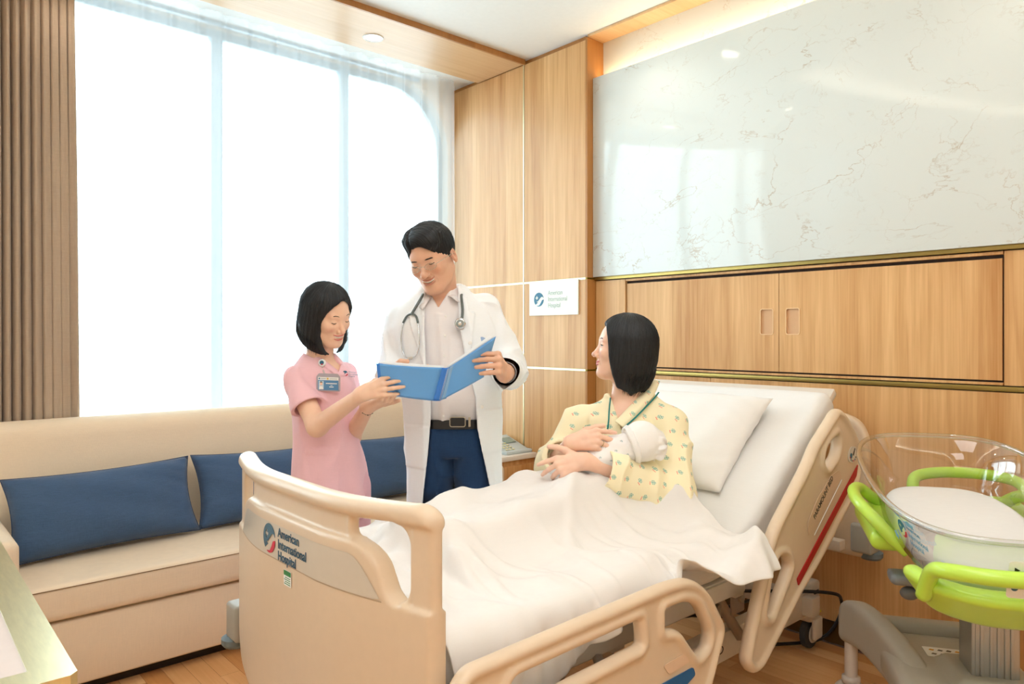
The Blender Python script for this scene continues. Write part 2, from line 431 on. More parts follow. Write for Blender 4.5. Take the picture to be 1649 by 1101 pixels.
# camera-aligned measuring frame: across, away, up -> world
CS, SN = math.cos(YAW), math.sin(YAW)
def to_world(V):
    V = np.asarray(V, float)
    return np.stack([V[..., 1]*CS+V[..., 0]*SN, V[..., 1]*SN-V[..., 0]*CS, V[..., 2]], -1)
def cf(px, py, d): return V3((px-824.5)/1168*d, d, 1.3-(py-540)/1168*d)
def wdir(v): return to_world(np.array(v, float))
# ---------------------------------------------------------------- shared materials
M = {}
M['oak'] = wood('oak_veneer', 'F2C78E', 'BA7F42', 'Z', .17, 'Y', amt=.62, strip_amt=.30)
M['oak_h'] = wood('oak_veneer_soffit', 'EBC99C', 'C89A66', 'X', .15, 'Y', amt=.4)
M['oak_dark'] = wood('oak_edge', 'C58B4C', '9C6530', 'Z', .2, 'X')
M['floorwood'] = [wood('floor_oak_%d' % i, a, b, 'Y', 5, 'Y', rough=.38, coat=.15, amt=.45, strip_amt=0) for i, (a, b) in enumerate((('EDBE88', 'C98F56'), ('E4B07A', 'BE844E'), ('F2C894', 'D29C64'), ('DFA66C', 'B67A44')))]
M['brass'] = mat('brushed_brass', 'A48C50', .38, 1, noise=.12, nscale=30, stretch=(1, 1, 12))
M['brass_pale'] = mat('pale_brass', 'E3D9AE', .34, 1, noise=.14, nscale=18, stretch=(8, 1, 1))
M['bronze'] = mat('bronze_baseboard', '6E5432', .35, .7)
M['white'] = mat('white_paint', 'F1F2EF', .6)
M['wall'] = mat('cream_paint', 'EFE9DC', .7, bump=.1)
M['lamp'] = mat('lamp_glow', 'FFFFFF', .5)
def emit(name, col, s):
    m = bpy.data.materials.new(name); nt, N, L, b = nodes(m); b.inputs['Emission Color'].default_value = srgb(col); b.inputs['Emission Strength'].default_value = s; return m
M['lamp'] = emit('lamp_glow', 'FFF4E0', 6); M['led'] = emit('led_strip_glow', 'FFC27A', 2.5)
# marble with fine tan veins
def marble(name):
    m = bpy.data.materials.new(name); nt, N, L, b = nodes(m)
    b.inputs['Roughness'].default_value = .07; b.inputs['IOR'].default_value = 1.42; b.inputs['Coat Weight'].default_value = .05; b.inputs['Coat Roughness'].default_value = .04
    tc = N.new('ShaderNodeTexCoord')
    def mth(op, x, y=0., z=0.):
        n = N.new('ShaderNodeMath'); n.operation = op
        for i, v in enumerate((x, y, z)):
            if isinstance(v, (int, float)): n.inputs[i].default_value = v
            else: L.new(v, n.inputs[i])
        return n.outputs[0]
    def noise(sc, det, dist=0, st=(1, 1, 1), rough=.55):
        mp = N.new('ShaderNodeMapping'); mp.inputs['Scale'].default_value = st; mp.inputs['Location'].default_value = (sc, sc*.7, 1); L.new(tc.outputs['Object'], mp.inputs[0])
        n = N.new('ShaderNodeTexNoise'); n.inputs['Scale'].default_value = sc; n.inputs['Detail'].default_value = det; n.inputs['Distortion'].default_value = dist; n.inputs['Roughness'].default_value = rough
        L.new(mp.outputs[0], n.inputs['Vector']); return n.outputs['Fac']
    tot = None
    for sc, det, w, k, st in ((1.1, 10, .0035, .9, (1, 1, 1.7)), (2.1, 9, .0040, .7, (1, .8, 1.5)), (.7, 11, .0025, 1., (1, 1.1, 2.1)), (3.6, 8, .005, .45, (1, .9, 1.3))):
        v = mth('ABSOLUTE', mth('SUBTRACT', noise(sc, det, .35, st), .5)); v = mth('SUBTRACT', 1, mth('DIVIDE', v, w)); v = mth('MAXIMUM', v, 0)
        gate = mth('MAXIMUM', mth('MULTIPLY', mth('SUBTRACT', noise(sc*1.7+3, 3), .45), 5), 0)
        v = mth('MULTIPLY', mth('MULTIPLY', v, mth('MINIMUM', gate, 1)), k); tot = v if tot is None else mth('ADD', tot, v)
    speck = mth('MULTIPLY', mth('MAXIMUM', mth('SUBTRACT', noise(14, 10, .6, (1, 1, 1), .7), .6), 0), mth('MULTIPLY', mth('MAXIMUM', mth('SUBTRACT', noise(1.5, 3), .5), 0), 30))
    tot = mth('MINIMUM', mth('ADD', tot, speck), 1)
    mx = N.new('ShaderNodeMix'); mx.data_type = 'RGBA'; mx.inputs[6].default_value = srgb('D6DCD8'); mx.inputs[7].default_value = srgb('E0E3DF'); L.new(noise(1.2, 4), mx.inputs[0])
    m2 = N.new('ShaderNodeMix'); m2.data_type = 'RGBA'; L.new(mth('MULTIPLY', tot, .62), m2.inputs[0]); L.new(mx.outputs[2], m2.inputs[6]); m2.inputs[7].default_value = srgb('A98A62')
    L.new(m2.outputs[2], b.inputs['Base Color']); return m
M['marble'] = marble('veined_marble')
# ---------------------------------------------------------------- room shell
XP, XR, YW, ZC = 2.99, 3.06, 3.97, 2.97
YJ, YR = 3.234, 2.731                     # joint between the pilaster panels, pilaster edge
XL, YB = -2.9, -2.2
# floor: a screed with staves; those seen singly are objects, the rest one joined part
fl = struct(box('floor', XL, 3.2, YB, 4.1, -.12, -.012, mat('floor_screed', '8A5E36', .6)))
bmr = [bmesh.new() for _ in range(4)]
pw, pl = .075, .62
stave_me = []
for k in range(4):
    bm = bmesh.new(); bmesh.ops.create_cube(bm, size=1)
    for v in bm.verts: v.co = Vector((v.co.x*(pw-.0012), v.co.y*(pl-.0012), v.co.z*.011))
    bmesh.ops.bevel(bm, geom=[e for e in bm.edges if all(v.co.z > 0 for v in e.verts)], offset=.0008, segments=1)
    stave_me.append(bm_mesh(bm, 'floor_stave')); stave_me[-1].materials.append(M['floorwood'][k])
nst = 0; rest = ([], [])
for i in range(int((3.04-XL)/pw)):
    x = 3.04-pw*(i+.5); off = rnd.random()*pl
    for j in range(int((4.1-YB)/pl)+2):
        y = YB-pl+off+pl*(j+.5)
        if y > 4.3: continue
        d = x*CS+y*SN; a = x*SN-y*CS
        vis = d > 1.3 and abs(a/d) < .76 and (1.3/d*1168+540) < 1230 and not (y > 3.0)
        near = (x > 1.5 and y < 2.35 and x < 3.05) or (y > 2.0 and x < 1.15)
        if vis and near and nst < 290:
            o = bpy.data.objects.new('floor_stave', stave_me[rnd.randrange(4)]); COL.objects.link(o); o.parent = fl; o.location = (x, y, -.0055); nst += 1
        else:
            b0 = len(rest[0])
            for dx, dy in ((-1, -1), (1, -1), (1, 1), (-1, 1)): rest[0].append((x+dx*(pw-.0012)/2, min(y+dy*(pl-.0012)/2, 4.09), 0))
            rest[1].append((b0, b0+1, b0+2, b0+3))
o = pydata('floor_staves', rest[0], rest[1], None, fl, False); o['kind'] = 'stuff'
for m_ in M['floorwood']: o.data.materials.append(m_)
for p in o.data.polygons: p.material_index = rnd.randrange(4)
# ceiling with a rectangular tray
def slab_with_hole(name, x0, x1, y0, y1, hx0, hx1, hy0, hy1, z, t, m):
    o = flat_shape(name, [[(x0, y0), (x1, y0), (x1, y1), (x0, y1)], [(hx0, hy0), (hx1, hy0), (hx1, hy1), (hx0, hy1)]], (0, 0, z), (1, 0, 0), (0, 1, 0), m, None, t)
    return o
ce = struct(slab_with_hole('ceiling', XL-.1, 3.2, YB-.1, 4.1, TX0, TX1, TY0, TY1, ZC, .02, M['white']))
struct(box('ceiling_tray', TX0-.12, TX1+.12, TY0-.12, TY1+.12, 3.14, 3.18, M['white']))
bm = None
for k, (x0, x1, y0, y1) in enumerate(((TX0-.14, TX0-.12, TY0-.14, TY1+.14), (TX1+.12, TX1+.14, TY0-.14, TY1+.14), (TX0-.12, TX1+.12, TY0-.14, TY0-.12), (TX0-.12, TX1+.12, TY1+.12, TY1+.14))):
    struct(box('trim_%d' % (k+1), x0, x1, y0, y1, 2.99, 3.18, M['white']))
struct(box('ceiling_soffit', -2.9, XP, YJ, 3.676, 2.945, 2.972, M['oak_h']))
struct(box('trim_5', -2.9, XP, YJ-.012, YJ+.001, 2.938, 2.9715, M['oak_dark']))
struct(box('ceiling_pocket', XL, 3.1, 3.676, 4.1, 3.06, 3.1, M['wall']))
struct(box('trim_6', XL, XP, 3.662, 3.678, 2.973, 3.06, M['wall']))
# side walls out of view
struct(box('wall_left', XL-.1, XL, YB, 4.1, 0, 3.1, M['wall']))
struct(box('wall_back', XL, 3.2, YB-.1, YB, 0, 3.1, M['wall']))
# window wall: opening with rounded corners
WX0, WX1, WZ0, WZ1 = -1.9, 2.962, .62, 2.965
wo = [(XL, 0), (3.1, 0), (3.1, 3.08), (XL, 3.08)]
hole = rrect(WX0, WX1, WZ0, WZ1, .42, 12)
struct(flat_shape('wall_window', [wo, hole[::-1]], (0, YW+.14, 0), (1, 0, 0), (0, 0, 1), M['wall'], None, .14))
wf = flat_shape('window_1', [rrect(WX0-.005, WX1+.005, WZ0-.005, WZ1+.005, .42, 12), rrect(WX0+.045, WX1-.045, WZ0+.045, WZ1-.045, .38, 12)[::-1]], (0, YW+.11, 0), (1, 0, 0), (0, 0, 1), mat('window_frame_paint', 'A9BECB', .4), None, .05)
struct(wf)
frm = wf.data.materials[0]
gl = bpy.data.materials.new('window_glass'); nt, N, L, b = nodes(gl); N.remove(b)
gt = N.new('ShaderNodeBsdfTransparent'); gg = N.new('ShaderNodeBsdfGlossy'); gg.inputs['Roughness'].default_value = .02; gx = N.new('ShaderNodeMixShader'); gf = N.new('ShaderNodeFresnel'); gf.inputs[0].default_value = 1.3
gt.inputs[0].default_value = (.95, 1, .99, 1)
L.new(gf.outputs[0], gx.inputs[0]); L.new(gt.outputs[0], gx.inputs[1]); L.new(gg.outputs[0], gx.inputs[2]); L.new(gx.outputs[0], N['Material Output'].inputs[0])
xs = [WX0+.02, -1.0, -.1, .67, 1.44, 2.213, WX1-.02]
for a, b2 in zip(xs[:-1], xs[1:]):
    box('window_pane', a+.02, b2-.02, YW+.083, YW+.088, WZ0+.03, WZ1-.03, gl, wf)
for x in xs[1:-1]: box('mullion', x-.030, x+.030, YW+.055, YW+.11, WZ0+.03, WZ1-.03, frm, wf, .004)
slot_m = mat('blind_header_teal', '7FA7AC', .5)
hb0 = box('blind_header', -1.8, 2.7, YW-.05, YW-.02, 2.955, 3.045, frm, wf, .003)
for i in range(28): box('header_slot', -1.5+.15*i, -1.40+.15*i, YW-.053, YW-.049, 2.985, 3.02, slot_m, hb0)
box('window_sill', WX0-.05, WX1, YW-.03, YW+.12, WZ0-.03, WZ0, M['white'], wf, .005)
# head wall
hw = struct(box('wall_head', 3.14, 3.3, YB, 4.1, 0, 3.1, M['wall']))
struct(box('wall_pilaster', XP+.018, 3.14, YR+.014, 4.1, 0, ZC, M['oak_dark']))
def panel(x, y0, y1, z0, z1, par, m=None, t=.016): return box('wood_panel', x, x+t, y0+.0015, y1-.0015, z0+.0015, z1-.0015, m or M['oak'], par, .001, 1)
B1, B2 = 1.107, 1.617
wp = bpy.data.objects['wall_pilaster']
for y0, y1 in ((YR, YJ), (YJ+.008, 3.965)):
    for z0, z1 in ((0.09, B1-.005), (B1+.005, B2-.005), (B2+.005, 2.943)): panel(XP, y0, y1, z0, z1, wp)
for z in (B1, B2): struct(box('trim_%d' % (8 if z == B1 else 9), XP-.0015, XP+.01, YR, 3.965, z-.006, z+.006, M['brass_pale']))
struct(box('trim_7', XP-.0015, XP+.01, YJ, YJ+.008, .09, 2.943, M['brass_pale']))
for z0, z1 in ((0.09, B1-.004), (B1+.004, B2-.004), (B2+.004, 2.955)): box('reveal_panel', XP+.001, 3.139, YR-.012, YR+.003, z0, z1, M['oak_dark'], wp, .0008, 1)
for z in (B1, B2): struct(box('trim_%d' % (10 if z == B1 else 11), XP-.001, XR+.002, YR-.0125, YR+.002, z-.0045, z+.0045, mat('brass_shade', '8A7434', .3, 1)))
wl = struct(box('wall_lower', XR+.018, 3.14, YB, YR-.012, 0, B2-.008, mat('cabinet_shadow_gap', '2C1D12', .8)))
for y0, y1 in ((1.98, YR-.013), (-.42, 1.98), (-1.4, -.42), (YB, -1.4)): panel(XR, y0, y1, .09, B1-.011, wl, t=.02)
CY0, CY1, CZ0, CZ1 = .771, 2.502, 1.137, 1.585
panel(XR, CY1+.004, YR-.013, B1+.011, B2-.011, wl, t=.02)
for y0, y1 in ((-.42, CY0-.004), (-1.4, -.42), (YB, -1.4)): panel(XR, y0, y1, B1+.011, B2-.011, wl, t=.02)
panel(XR, CY0-.004, CY1+.004, CZ1+.006, B2-.011, wl, t=.02); panel(XR, CY0-.004, CY1+.004, B1+.011, CZ0-.006, wl, t=.02)
struct(box('trim_12', XR-.012, XR+.02, YB, YR-.013, B2-.009, B2+.008, M['brass'], bev=.001))
struct(box('trim_13', XR-.004, XR+.02, YB, YR-.013, B1-.009, B1+.009, M['brass'], bev=.001))
struct(box('baseboard_head', XR-.002, XR+.02, YB, YR-.012, 0, .088, M['bronze'])); struct(box('baseboard_pilaster', XP+.003, XP+.02, YR, 3.96, 0, .088, M['bronze']))
# marble slab, marble behind the light cove, oak lining of the recess
ms = struct(box('wall_marble', 3.036, 3.075, YB, YR-.0125, B2+.008, 2.735, M['marble'], bev=.002))
struct(box('wall_marble_upper', 3.125, 3.139, YB, YR-.0125, 2.5, 2.955, M['marble']))
struct(box('trim_14', 2.995, 3.139, YB, YR-.0125, 2.955, 2.969, M['oak_h']))
struct(box('led_strip_trim', 3.08, 3.1, YB, YR-.02, 2.722, 2.73, M['led']))
# wall cabinet: two doors with cut-out pulls
wc = thing('wall_cabinet', 'flush oak wall cabinet with two wide doors and recessed pulls above the bed', 'cabinet', (XR+.02, (CY0+CY1)/2, CZ0))
CM = 1.631
pull_m = mat('pull_recess', 'D9AE84', .5); rim_m = mat('pull_rim', 'F0CFA0', .4)
for y0, y1, hy in ((CM+.0015, CY1-.002, 1.69), (CY0+.002, CM-.0015, 1.566)):
    # local: right = -Y, up = Z, normal = -X
    hole = rrect(-hy-.03, -hy+.03, 1.306, 1.419, .009)
    d = flat_shape('door', [[(-y1, CZ0), (-y0, CZ0), (-y0, CZ1-.006), (-y1, CZ1-.006)], hole[::-1]], (XR+.026, 0, 0), (0, -1, 0), (0, 0, 1), M['oak'], wc, .018)
    flat_shape('handle_recess', [rrect(-hy-.031, -hy+.031, 1.305, 1.42, .009)], (XR+.0175, 0, 0), (0, -1, 0), (0, 0, 1), pull_m, d, .003)
    flat_shape('handle_rim', [rrect(-hy-.033, -hy+.033, 1.303, 1.422, .011), rrect(-hy-.0295, -hy+.0295, 1.3065, 1.4185, .008)[::-1]], (XR+.008, 0, 0), (0, -1, 0), (0, 0, 1), rim_m, d, .002)
# downlights
for i, (x, y) in enumerate(SOFFIT+DOWN):
    z = 2.945 if i < 3 else ZC
    t = thing('downlight', ['round white downlight in the oak soffit over the curtains, the one in plain view', 'round downlight in the soffit further left', 'round downlight in the soffit far left'][i] if i < 3 else ('small round ceiling downlight near the marble wall, its reflection showing in the slab', 'small round ceiling downlight above the foot of the cot', 'small round ceiling downlight above the sofa left end', 'small round ceiling downlight at the far left of the room', 'small round ceiling downlight above the standing staff')[i-3], 'light', (x, y, z))
    lathe('ring', [(.042, -.001), (.048, -.004), (.056, -.004), (.058, 0)], (x, y, z), M['white'], t)
    lathe('lens', [(0, -.0015), (.042, -.0015)], (x, y, z), M['lamp'], t)
# wall sign
ink = mat('sign_ink_grey', 'A9B8B0', .6); teal = mat('emblem_teal', '2F6F8C', .5); red = mat('emblem_red', 'C81E3C', .5); navy = mat('print_navy', '2F5268', .6)
sg = thing('wall_sign', 'pale hospital name sign with round blue emblem on the oak wall', 'sign', (XP, 3.05, 1.52))
def yx(px, x=XP-.008):
    r = (px-824.5)/1168; return x*(SN-r*CS)/(CS+r*SN)
sy0, sy1 = yx(931), yx(852.5)
flat_shape('plate', [rrect(-sy1, -sy0, 1.418, 1.615, .002)], (XP-.001, 0, 0), (0, -1, 0), (0, 0, 1), mat('sign_plate', 'F3F4E6', .3), sg, .007)
emblem((XP-.0082, yx(867.8), 1.512), (0, -1, 0), (0, 0, 1), .041, teal, teal, sg)
for i, s in enumerate(('American', 'International', 'Hospital')):
    text('lettering', s, .038, (XP-.0083, yx(882.5), 1.536-.0365*i), (0, -1, 0), (0, 0, 1), ink, sg, sx=.80)
# ---------------------------------------------------------------- curtains
def curtain(name, x0, x1, y, z0, z1, wav, amp, m, par, seed, n=400, nz=26, flare=0, pinch=0):
    r = random.Random(seed); vs = []; ph = [r.random()*6.28 for _ in range(6)]
    W_ = x1-x0
    for j in range(nz+1):
        v = j/nz; z = z1-(z1-z0)*v; a = amp*(pinch+(1-pinch)*min(1, v*2.2+.25))
        for i in range(n+1):
            u = i/n; p = u*wav*2*math.pi+.5*math.sin(u*17+ph[0])+.35*math.sin(u*7+ph[1]+v*.5)
            dy = a*math.sin(p)*(1+.35*math.sin(u*11+ph[2]))+.25*a*math.sin(2.1*p+ph[3]+v*1.2)
            x = x0+u*W_+a*.35*math.cos(p)+flare*v*(u-.5)*2
            vs.append((x, y+dy, z))
    fs = grid_faces(nz+1, n+1)
    return np_mesh(name, vs, fs, m, par)
drape = fabric('brown_drape_fabric', 'B5A28E', .2, 500, k=.06)
sh = bpy.data.materials.new('sheer_voile'); nt, N, L, b = nodes(sh); N.remove(b)
st = N.new('ShaderNodeBsdfTransparent'); sl = N.new('ShaderNodeBsdfTranslucent'); sd = N.new('ShaderNodeBsdfDiffuse')
for q in (st, sl, sd): q.inputs[0].default_value = (.98, .99, 1, 1)
m1 = N.new('ShaderNodeMixShader'); m1.inputs[0].default_value = .35; m2 = N.new('ShaderNodeMixShader'); m2.inputs[0].default_value = .28
L.new(sl.outputs[0], m1.inputs[1]); L.new(sd.outputs[0], m1.inputs[2]); L.new(st.outputs[0], m2.inputs[1]); L.new(m1.outputs[0], m2.inputs[2]); L.new(m2.outputs[0], N['Material Output'].inputs[0])
c1 = curtain('sheer_curtain', -1.2, 2.895, 3.81, .35, 3.0, 30, .026, sh, None, 5, 900, 14, pinch=.35)
tag(c1, 'white sheer curtain drawn across the whole bright window', 'curtain')
c2 = curtain('drape_curtain', .02, .70, 3.722, .1, 3.02, 20, .024, drape, None, 9, 640, 20, flare=.025)
tag(c2, 'heavy brown pleated curtain hanging at the left of the window', 'curtain')
struct(box('curtain_rail_trim', -2.6, 2.95, 3.80, 3.82, 3.0, 3.02, M['white']))
struct(box('curtain_rail_trim_front', -2.6, 2.95, 3.712, 3.732, 3.02, 3.04, M['white']))
# ---------------------------------------------------------------- sofa and cushions
cream = fabric('cream_upholstery', 'EBD9C0', .3, 700, k=.04); seam_m = mat('seam_brown', '8A6E50', .8)
SX0, SX1 = .40, 2.50
sf = thing('sofa', 'long cream upholstered window sofa with thick seat pad under the curtains', 'sofa', ((SX0+SX1)/2, 3.3, 0))
box('seat_base', SX0, SX1, 2.965, 3.62, .05, .288, cream, sf, .012, 3)
box('plinth', SX0+.03, SX1-.03, 3.03, 3.6, 0, .05, mat('sofa_plinth', '2A211A', .7), sf)
# seat pad with softly crowned top
vs = []; nu, nv = 60, 20
def pad(name, x0, x1, y0, y1, z0, z1, m, par, r=.022, crown=.012):
    f = lambda P: rbox(P, ((x0+x1)/2, (y0+y1)/2, (z0+z1)/2), ((x1-x0)/2, (y1-y0)/2, (z1-z0)/2), r)-crown*np.clip(1-((P[:, 0]-(x0+x1)/2)/((x1-x0)/2))**2, 0, 1)*np.clip(1-((P[:, 1]-(y0+y1)/2)/((y1-y0)/2))**2, 0, 1)*(P[:, 2] > (z0+z1)/2)
    V, Q = surf(f, (x0-.03, y0-.03, z0-.03), (x1+.03, y1+.03, z1+.05), .012); return np_mesh(name, V, Q, m, par)
pad('seat_cushion', SX0, SX1, 2.945, 3.56, .297, .425, cream, sf)
tube('piping', [(SX0+.01, 2.9445, .413), (SX1-.01, 2.9445, .413)], .0018, seam_m, sf, 6)
tube('piping', [(SX0, 2.94, .425-.012), (SX0+.0, 2.945, .413)], .0015, seam_m, sf, 5)
# backrest leaning back
pr = [(3.50, .40), (3.56, .88), (3.575, .915), (3.61, .932), (3.66, .932), (3.675, .92), (3.675, .06), (3.54, .06)]
flat_shape('backrest', [round_poly(pr, .02)], (SX0, 0, 0), (0, 1, 0), (0, 0, 1), cream, sf, SX1-SX0+.12, .01)
tube('piping', [(SX0, 3.566, .905), (SX1+.12, 3.566, .905)], .0015, seam_m, sf, 5)
for x0, x1 in ((SX0-.14, SX0), (SX1, SX1+.11)):
    pad('armrest', x0, x1, 2.96, 3.62, .05, .60, cream, sf, .035, 0)
blue = fabric('navy_linen', '435C7E', .45, 600, k=.14)
def cushion(name, c, w, h, t, rx, ry, rz, m, par=None, seed=0, seam=None, pinch=.06, n=44, wr=.004):
    """stuffed pillow: two bulged faces meeting in a seam"""
    R = (Matrix.Rotation(rz, 3, 'Z') @ Matrix.Rotation(ry, 3, 'Y') @ Matrix.Rotation(rx, 3, 'X'))
    nv = max(16, int(n*h/w)); vs = []; 
    for s in (1, -1):
        for j in range(nv+1):
            for i in range(n+1):
                u, v = 2*i/n-1, 2*j/nv-1
                fu, fv = 1-abs(u)**2.6, 1-abs(v)**2.6
                th = t/2*(max(fu, 0)**.5)*(max(fv, 0)**.5)
                px_ = u*w/2*(1-pinch*(1-v*v)*.8*abs(u)); pz_ = v*h/2*(1-pinch*(1-u*u)*abs(v)*.9)
                wv = wr*math.sin(9*u+3*v+seed)*math.sin(5*v-4*u+seed*2)+wr*.8*math.sin(22*(u*.6+abs(v))+seed)*abs(u)**3
                p = R @ Vector((px_, s*(th+wv*(th > .004)*min(1, th/.02)), pz_)); vs.append((c[0]+p.x, c[1]+p.y, c[2]+p.z))
    k = (nv+1)*(n+1); F = grid_faces(nv+1, n+1); F2 = F[:, ::-1]+k
    o = np_mesh(name, vs, np.concatenate([F[:, ::-1], F2[:, ::-1]])[:, ::-1], m, par)
    bm = bmesh.new(); bm.from_mesh(o.data); bmesh.ops.remove_doubles(bm, verts=bm.verts, dist=.0006); bmesh.ops.recalc_face_normals(bm, faces=bm.faces); bm.to_mesh(o.data); bm.free()
    o.data.polygons.foreach_set('use_smooth', [True]*len(o.data.polygons))
    return o, R
def cushion_seam(R, c, w, h, pinch, m, par, r=.0022):
    pts = []
    for a, b, ax in ((-1, 1, 0), (1, 1, 1), (1, -1, 2), (-1, -1, 3)):
        for i in range(12):
            s = 2*i/12-1
            u, v = ((s, -1), (1, s), (-s, 1), (-1, -s))[ax]
            p = R @ Vector((u*w/2*(1-pinch*(1-v*v)*.8*abs(u)), 0, v*h/2*(1-pinch*(1-u*u)*abs(v)*.9))); pts.append((c[0]+p.x, c[1]+p.y, c[2]+p.z))
    return tube('seam', pts, r, m, par, 6, closed=True)
seam_b = mat('navy_seam', '2C4160', .8)
for i, (x, y, z, lab, rz, ry) in enumerate(((.745, 3.335, .597, 'navy rectangular cushion at the left end of the cream sofa', .02, -.02), (1.45, 3.35, .597, 'navy cushion on the sofa partly behind the nurse', -.01, .02), (2.16, 3.35, .597, 'navy cushion on the sofa between the two standing staff', -.02, 0))):
    o, R = cushion('throw_cushion', (0, 0, 0), .70, .335, .19, math.radians(-24), ry, rz, blue, None, i*1.7, pinch=.09, wr=.006)
    o.location = (x, y, z); tag(o, lab, 'cushion', 'navy cushions on the sofa')
    cushion_seam(R, (x, y, z), .70, .335, .09, seam_b, o)
# ---------------------------------------------------------------- brass edged table, bottom left
tb = thing('side_table', 'table corner with wide brushed brass edge at the lower left', 'table', (-.2, 1.9, 0))
TXR, TYN = .262, 1.352
flat_shape('brass_edge', [[(-.7, TYN), (TXR-.012, TYN), (TXR, TYN+.012), (TXR+.012, 2.42), (-.7, 2.42)], [(-.64, TYN+.062), (-.64, 2.36), (TXR-.05, 2.36), (TXR-.062, TYN+.062)]], (0, 0, .715), (1, 0, 0), (0, 1, 0), M['brass_pale'], tb, .035)
box('table_top', -.645, TXR-.045, TYN+.055, 2.365, .72, .7475, mat('table_top_laminate', 'D8C9C2', .35, coat=.2), tb)
for x in (-.66, TXR-.045):
    for y in (TYN+.045, 2.375): box('leg', x-.02, x+.02, y-.02, y+.02, 0, .715, M['brass_pale'], tb, .003)
# ---------------------------------------------------------------- bedside cabinet with telephone
ns = thing('bedside_cabinet', 'small oak bedside cabinet with a white top beside the sofa', 'cabinet', (2.85, 3.4, 0))
box('body', 2.68, 2.985, 3.14, 3.6, .06, .575, M['oak'], ns, .002)
box('plinth', 2.73, 2.98, 3.25, 3.6, 0, .06, M['oak_dark'], ns)
box('top', 2.665, 2.988, 3.12, 3.62, .575, .605, mat('white_stone_top', 'F2EFE8', .25), ns, .004)
dr = box('drawer', 2.69, 2.978, 3.128, 3.141, .40, .545, M['oak'], ns, .002); box('drawer', 2.69, 2.978, 3.128, 3.141, .08, .385, M['oak'], ns, .002)
ph = thing('telephone', 'light grey desk phone with tilted keypad on the bedside cabinet', 'telephone', (2.86, 3.36, .605))
grey_l = mat('phone_grey', 'C9D6DA', .4); 
def tilt_box(name, c, w, d, t, ang, m, par, rz=0, bev=.008):
    o = box(name, -w/2, w/2, -d/2, d/2, 0, t, m, None, bev)
    o.data.transform(Matrix.Translation(Vector(c)) @ Matrix.Rotation(rz, 4, 'Z') @ Matrix.Rotation(ang, 4, 'X')); o.parent = par; o.location = -world_of(par); return o
box('base', 2.775, 2.982, 3.15, 3.40, .6055, .625, grey_l, ph, .008)
tilt_box('console', (2.878, 3.275, .628), .20, .24, .025, math.radians(18), grey_l, ph)
tilt_box('screen', (2.915, 3.30, .664), .085, .07, .003, math.radians(18), mat('phone_screen', '8FA6A0', .2), ph, bev=.002)
k0 = mat('phone_keys', 'E9E3B8', .5)
for i in range(4):
    for j in range(3): tilt_box('key', (2.81+.026*j, 3.19+.026*i, .6285+.0085*i), .016, .014, .004, math.radians(18), k0, ph, bev=.002)
# ---------------------------------------------------------------- hospital bed
XF = .87; BY0, BY1 = 1.195, 2.185; BC = 1.705; FC = 1.69
shell_m = mat('bed_shell_plastic', 'DCC5AA', .38, coat=.1, bump=.06, bscale=900); metal_w = mat('bed_frame_paint', 'D9CFC4', .4); metal_g = mat('grey_steel', 'A79F98', .4, .5)
bump_m = mat('grey_bumper', 'A9A69C', .45); dark_g = mat('dark_grey_rubber', '3A3C40', .6); pad_g = mat('blue_grey_pad', '6F7B80', .6); blk = mat('black_plastic', '15161A', .4); zinc = mat('zinc_bolt', 'B8B0A0', .3, .9)
bed = thing('hospital_bed', 'adjustable hospital bed with cream moulded end boards and side rails', 'bed', (1.95, BC, 0))
def bend(y): t = np.clip((np.abs(y-1.69)-.12)/.38, 0, 1.15); return .795+.076*t*t*(1.6-.6*t)
# footboard, outline in (y, z)
def mir(p): return [(2*FC-a, b) for a, b in p][::-1]
outer = round_poly([(BY0, .30), (BY0, .93), (BY0+.03, .952), (1.40, .945), (2.01, .945), (BY1-.03, .952), (BY1, .93), (BY1, .40), (BY1-.06, .345), (BY0+.06, .30)], [.04, .05, .03, .2, .2, .03, .05, .04, .05, .04], 5)
rh = round_poly([(1.425, .903), (1.285, .910), (1.256, .88), (1.256, .765), (1.280, .735), (1.31, .755), (1.338, .82), (1.375, .845), (1.425, .858)], [.015, .03, .02, .03, .03, .04, .04, .03, .02], 5)
lh = round_poly(mir(rh), .004, 1)
FA = raster2d([outer, rh, lh]); topband = raster2d([round_poly([(BY0, .905), (BY1, .905), (BY1, .96), (BY0, .96)], .005)])
ridge = round_poly([(BY0-.02, .2), (BY0-.02, .742), (1.262, .742), (1.30, .76), (1.345, .835), (1.39, .856), (1.99, .856), (2.035, .835), (2.08, .76), (2.118, .742), (BY1+.02, .742), (BY1+.02, .2)], .05, 6)
RI = raster2d([ridge])
lab = round_poly([(1.318, .742), (1.385, .815), (1.41, .827), (1.97, .827), (1.995, .815), (2.062, .742)], .012, 3)
LB = raster2d([lab])
HOLE = raster2d([rh]); HOLE2 = raster2d([lh])
def f_foot(P):
    y, z = P[:, 1], P[:, 2]; x = P[:, 0]-bend(y); fa = FA(y, z)
    plate = slab(fa, x, .010, .007)
    top = slab(np.maximum(fa, topband(y, z)), x, .027, .018)
    low = slab(np.maximum(fa, RI(y, z)), x, .024, .010)
    post = slab(np.maximum(fa, np.abs(np.abs(y-FC)-.467)-.030), x, .015, .012)
    rimd = np.minimum(HOLE(y, z), HOLE2(y, z)); rim = slab(np.maximum(fa, rimd-.014), x, .014, .010)
    d = smin(smin(smin(plate, top, .005), low, .005), smin(post, rim, .006), .006)
    # the raised field steps back where the printed panel sits
    return d
V, Q = surf(f_foot, (.74, BY0-.03, .27), (.95, BY1+.03, .98), .0046, slack=1.6)
fb = np_mesh('footboard', V, Q, shell_m, bed)
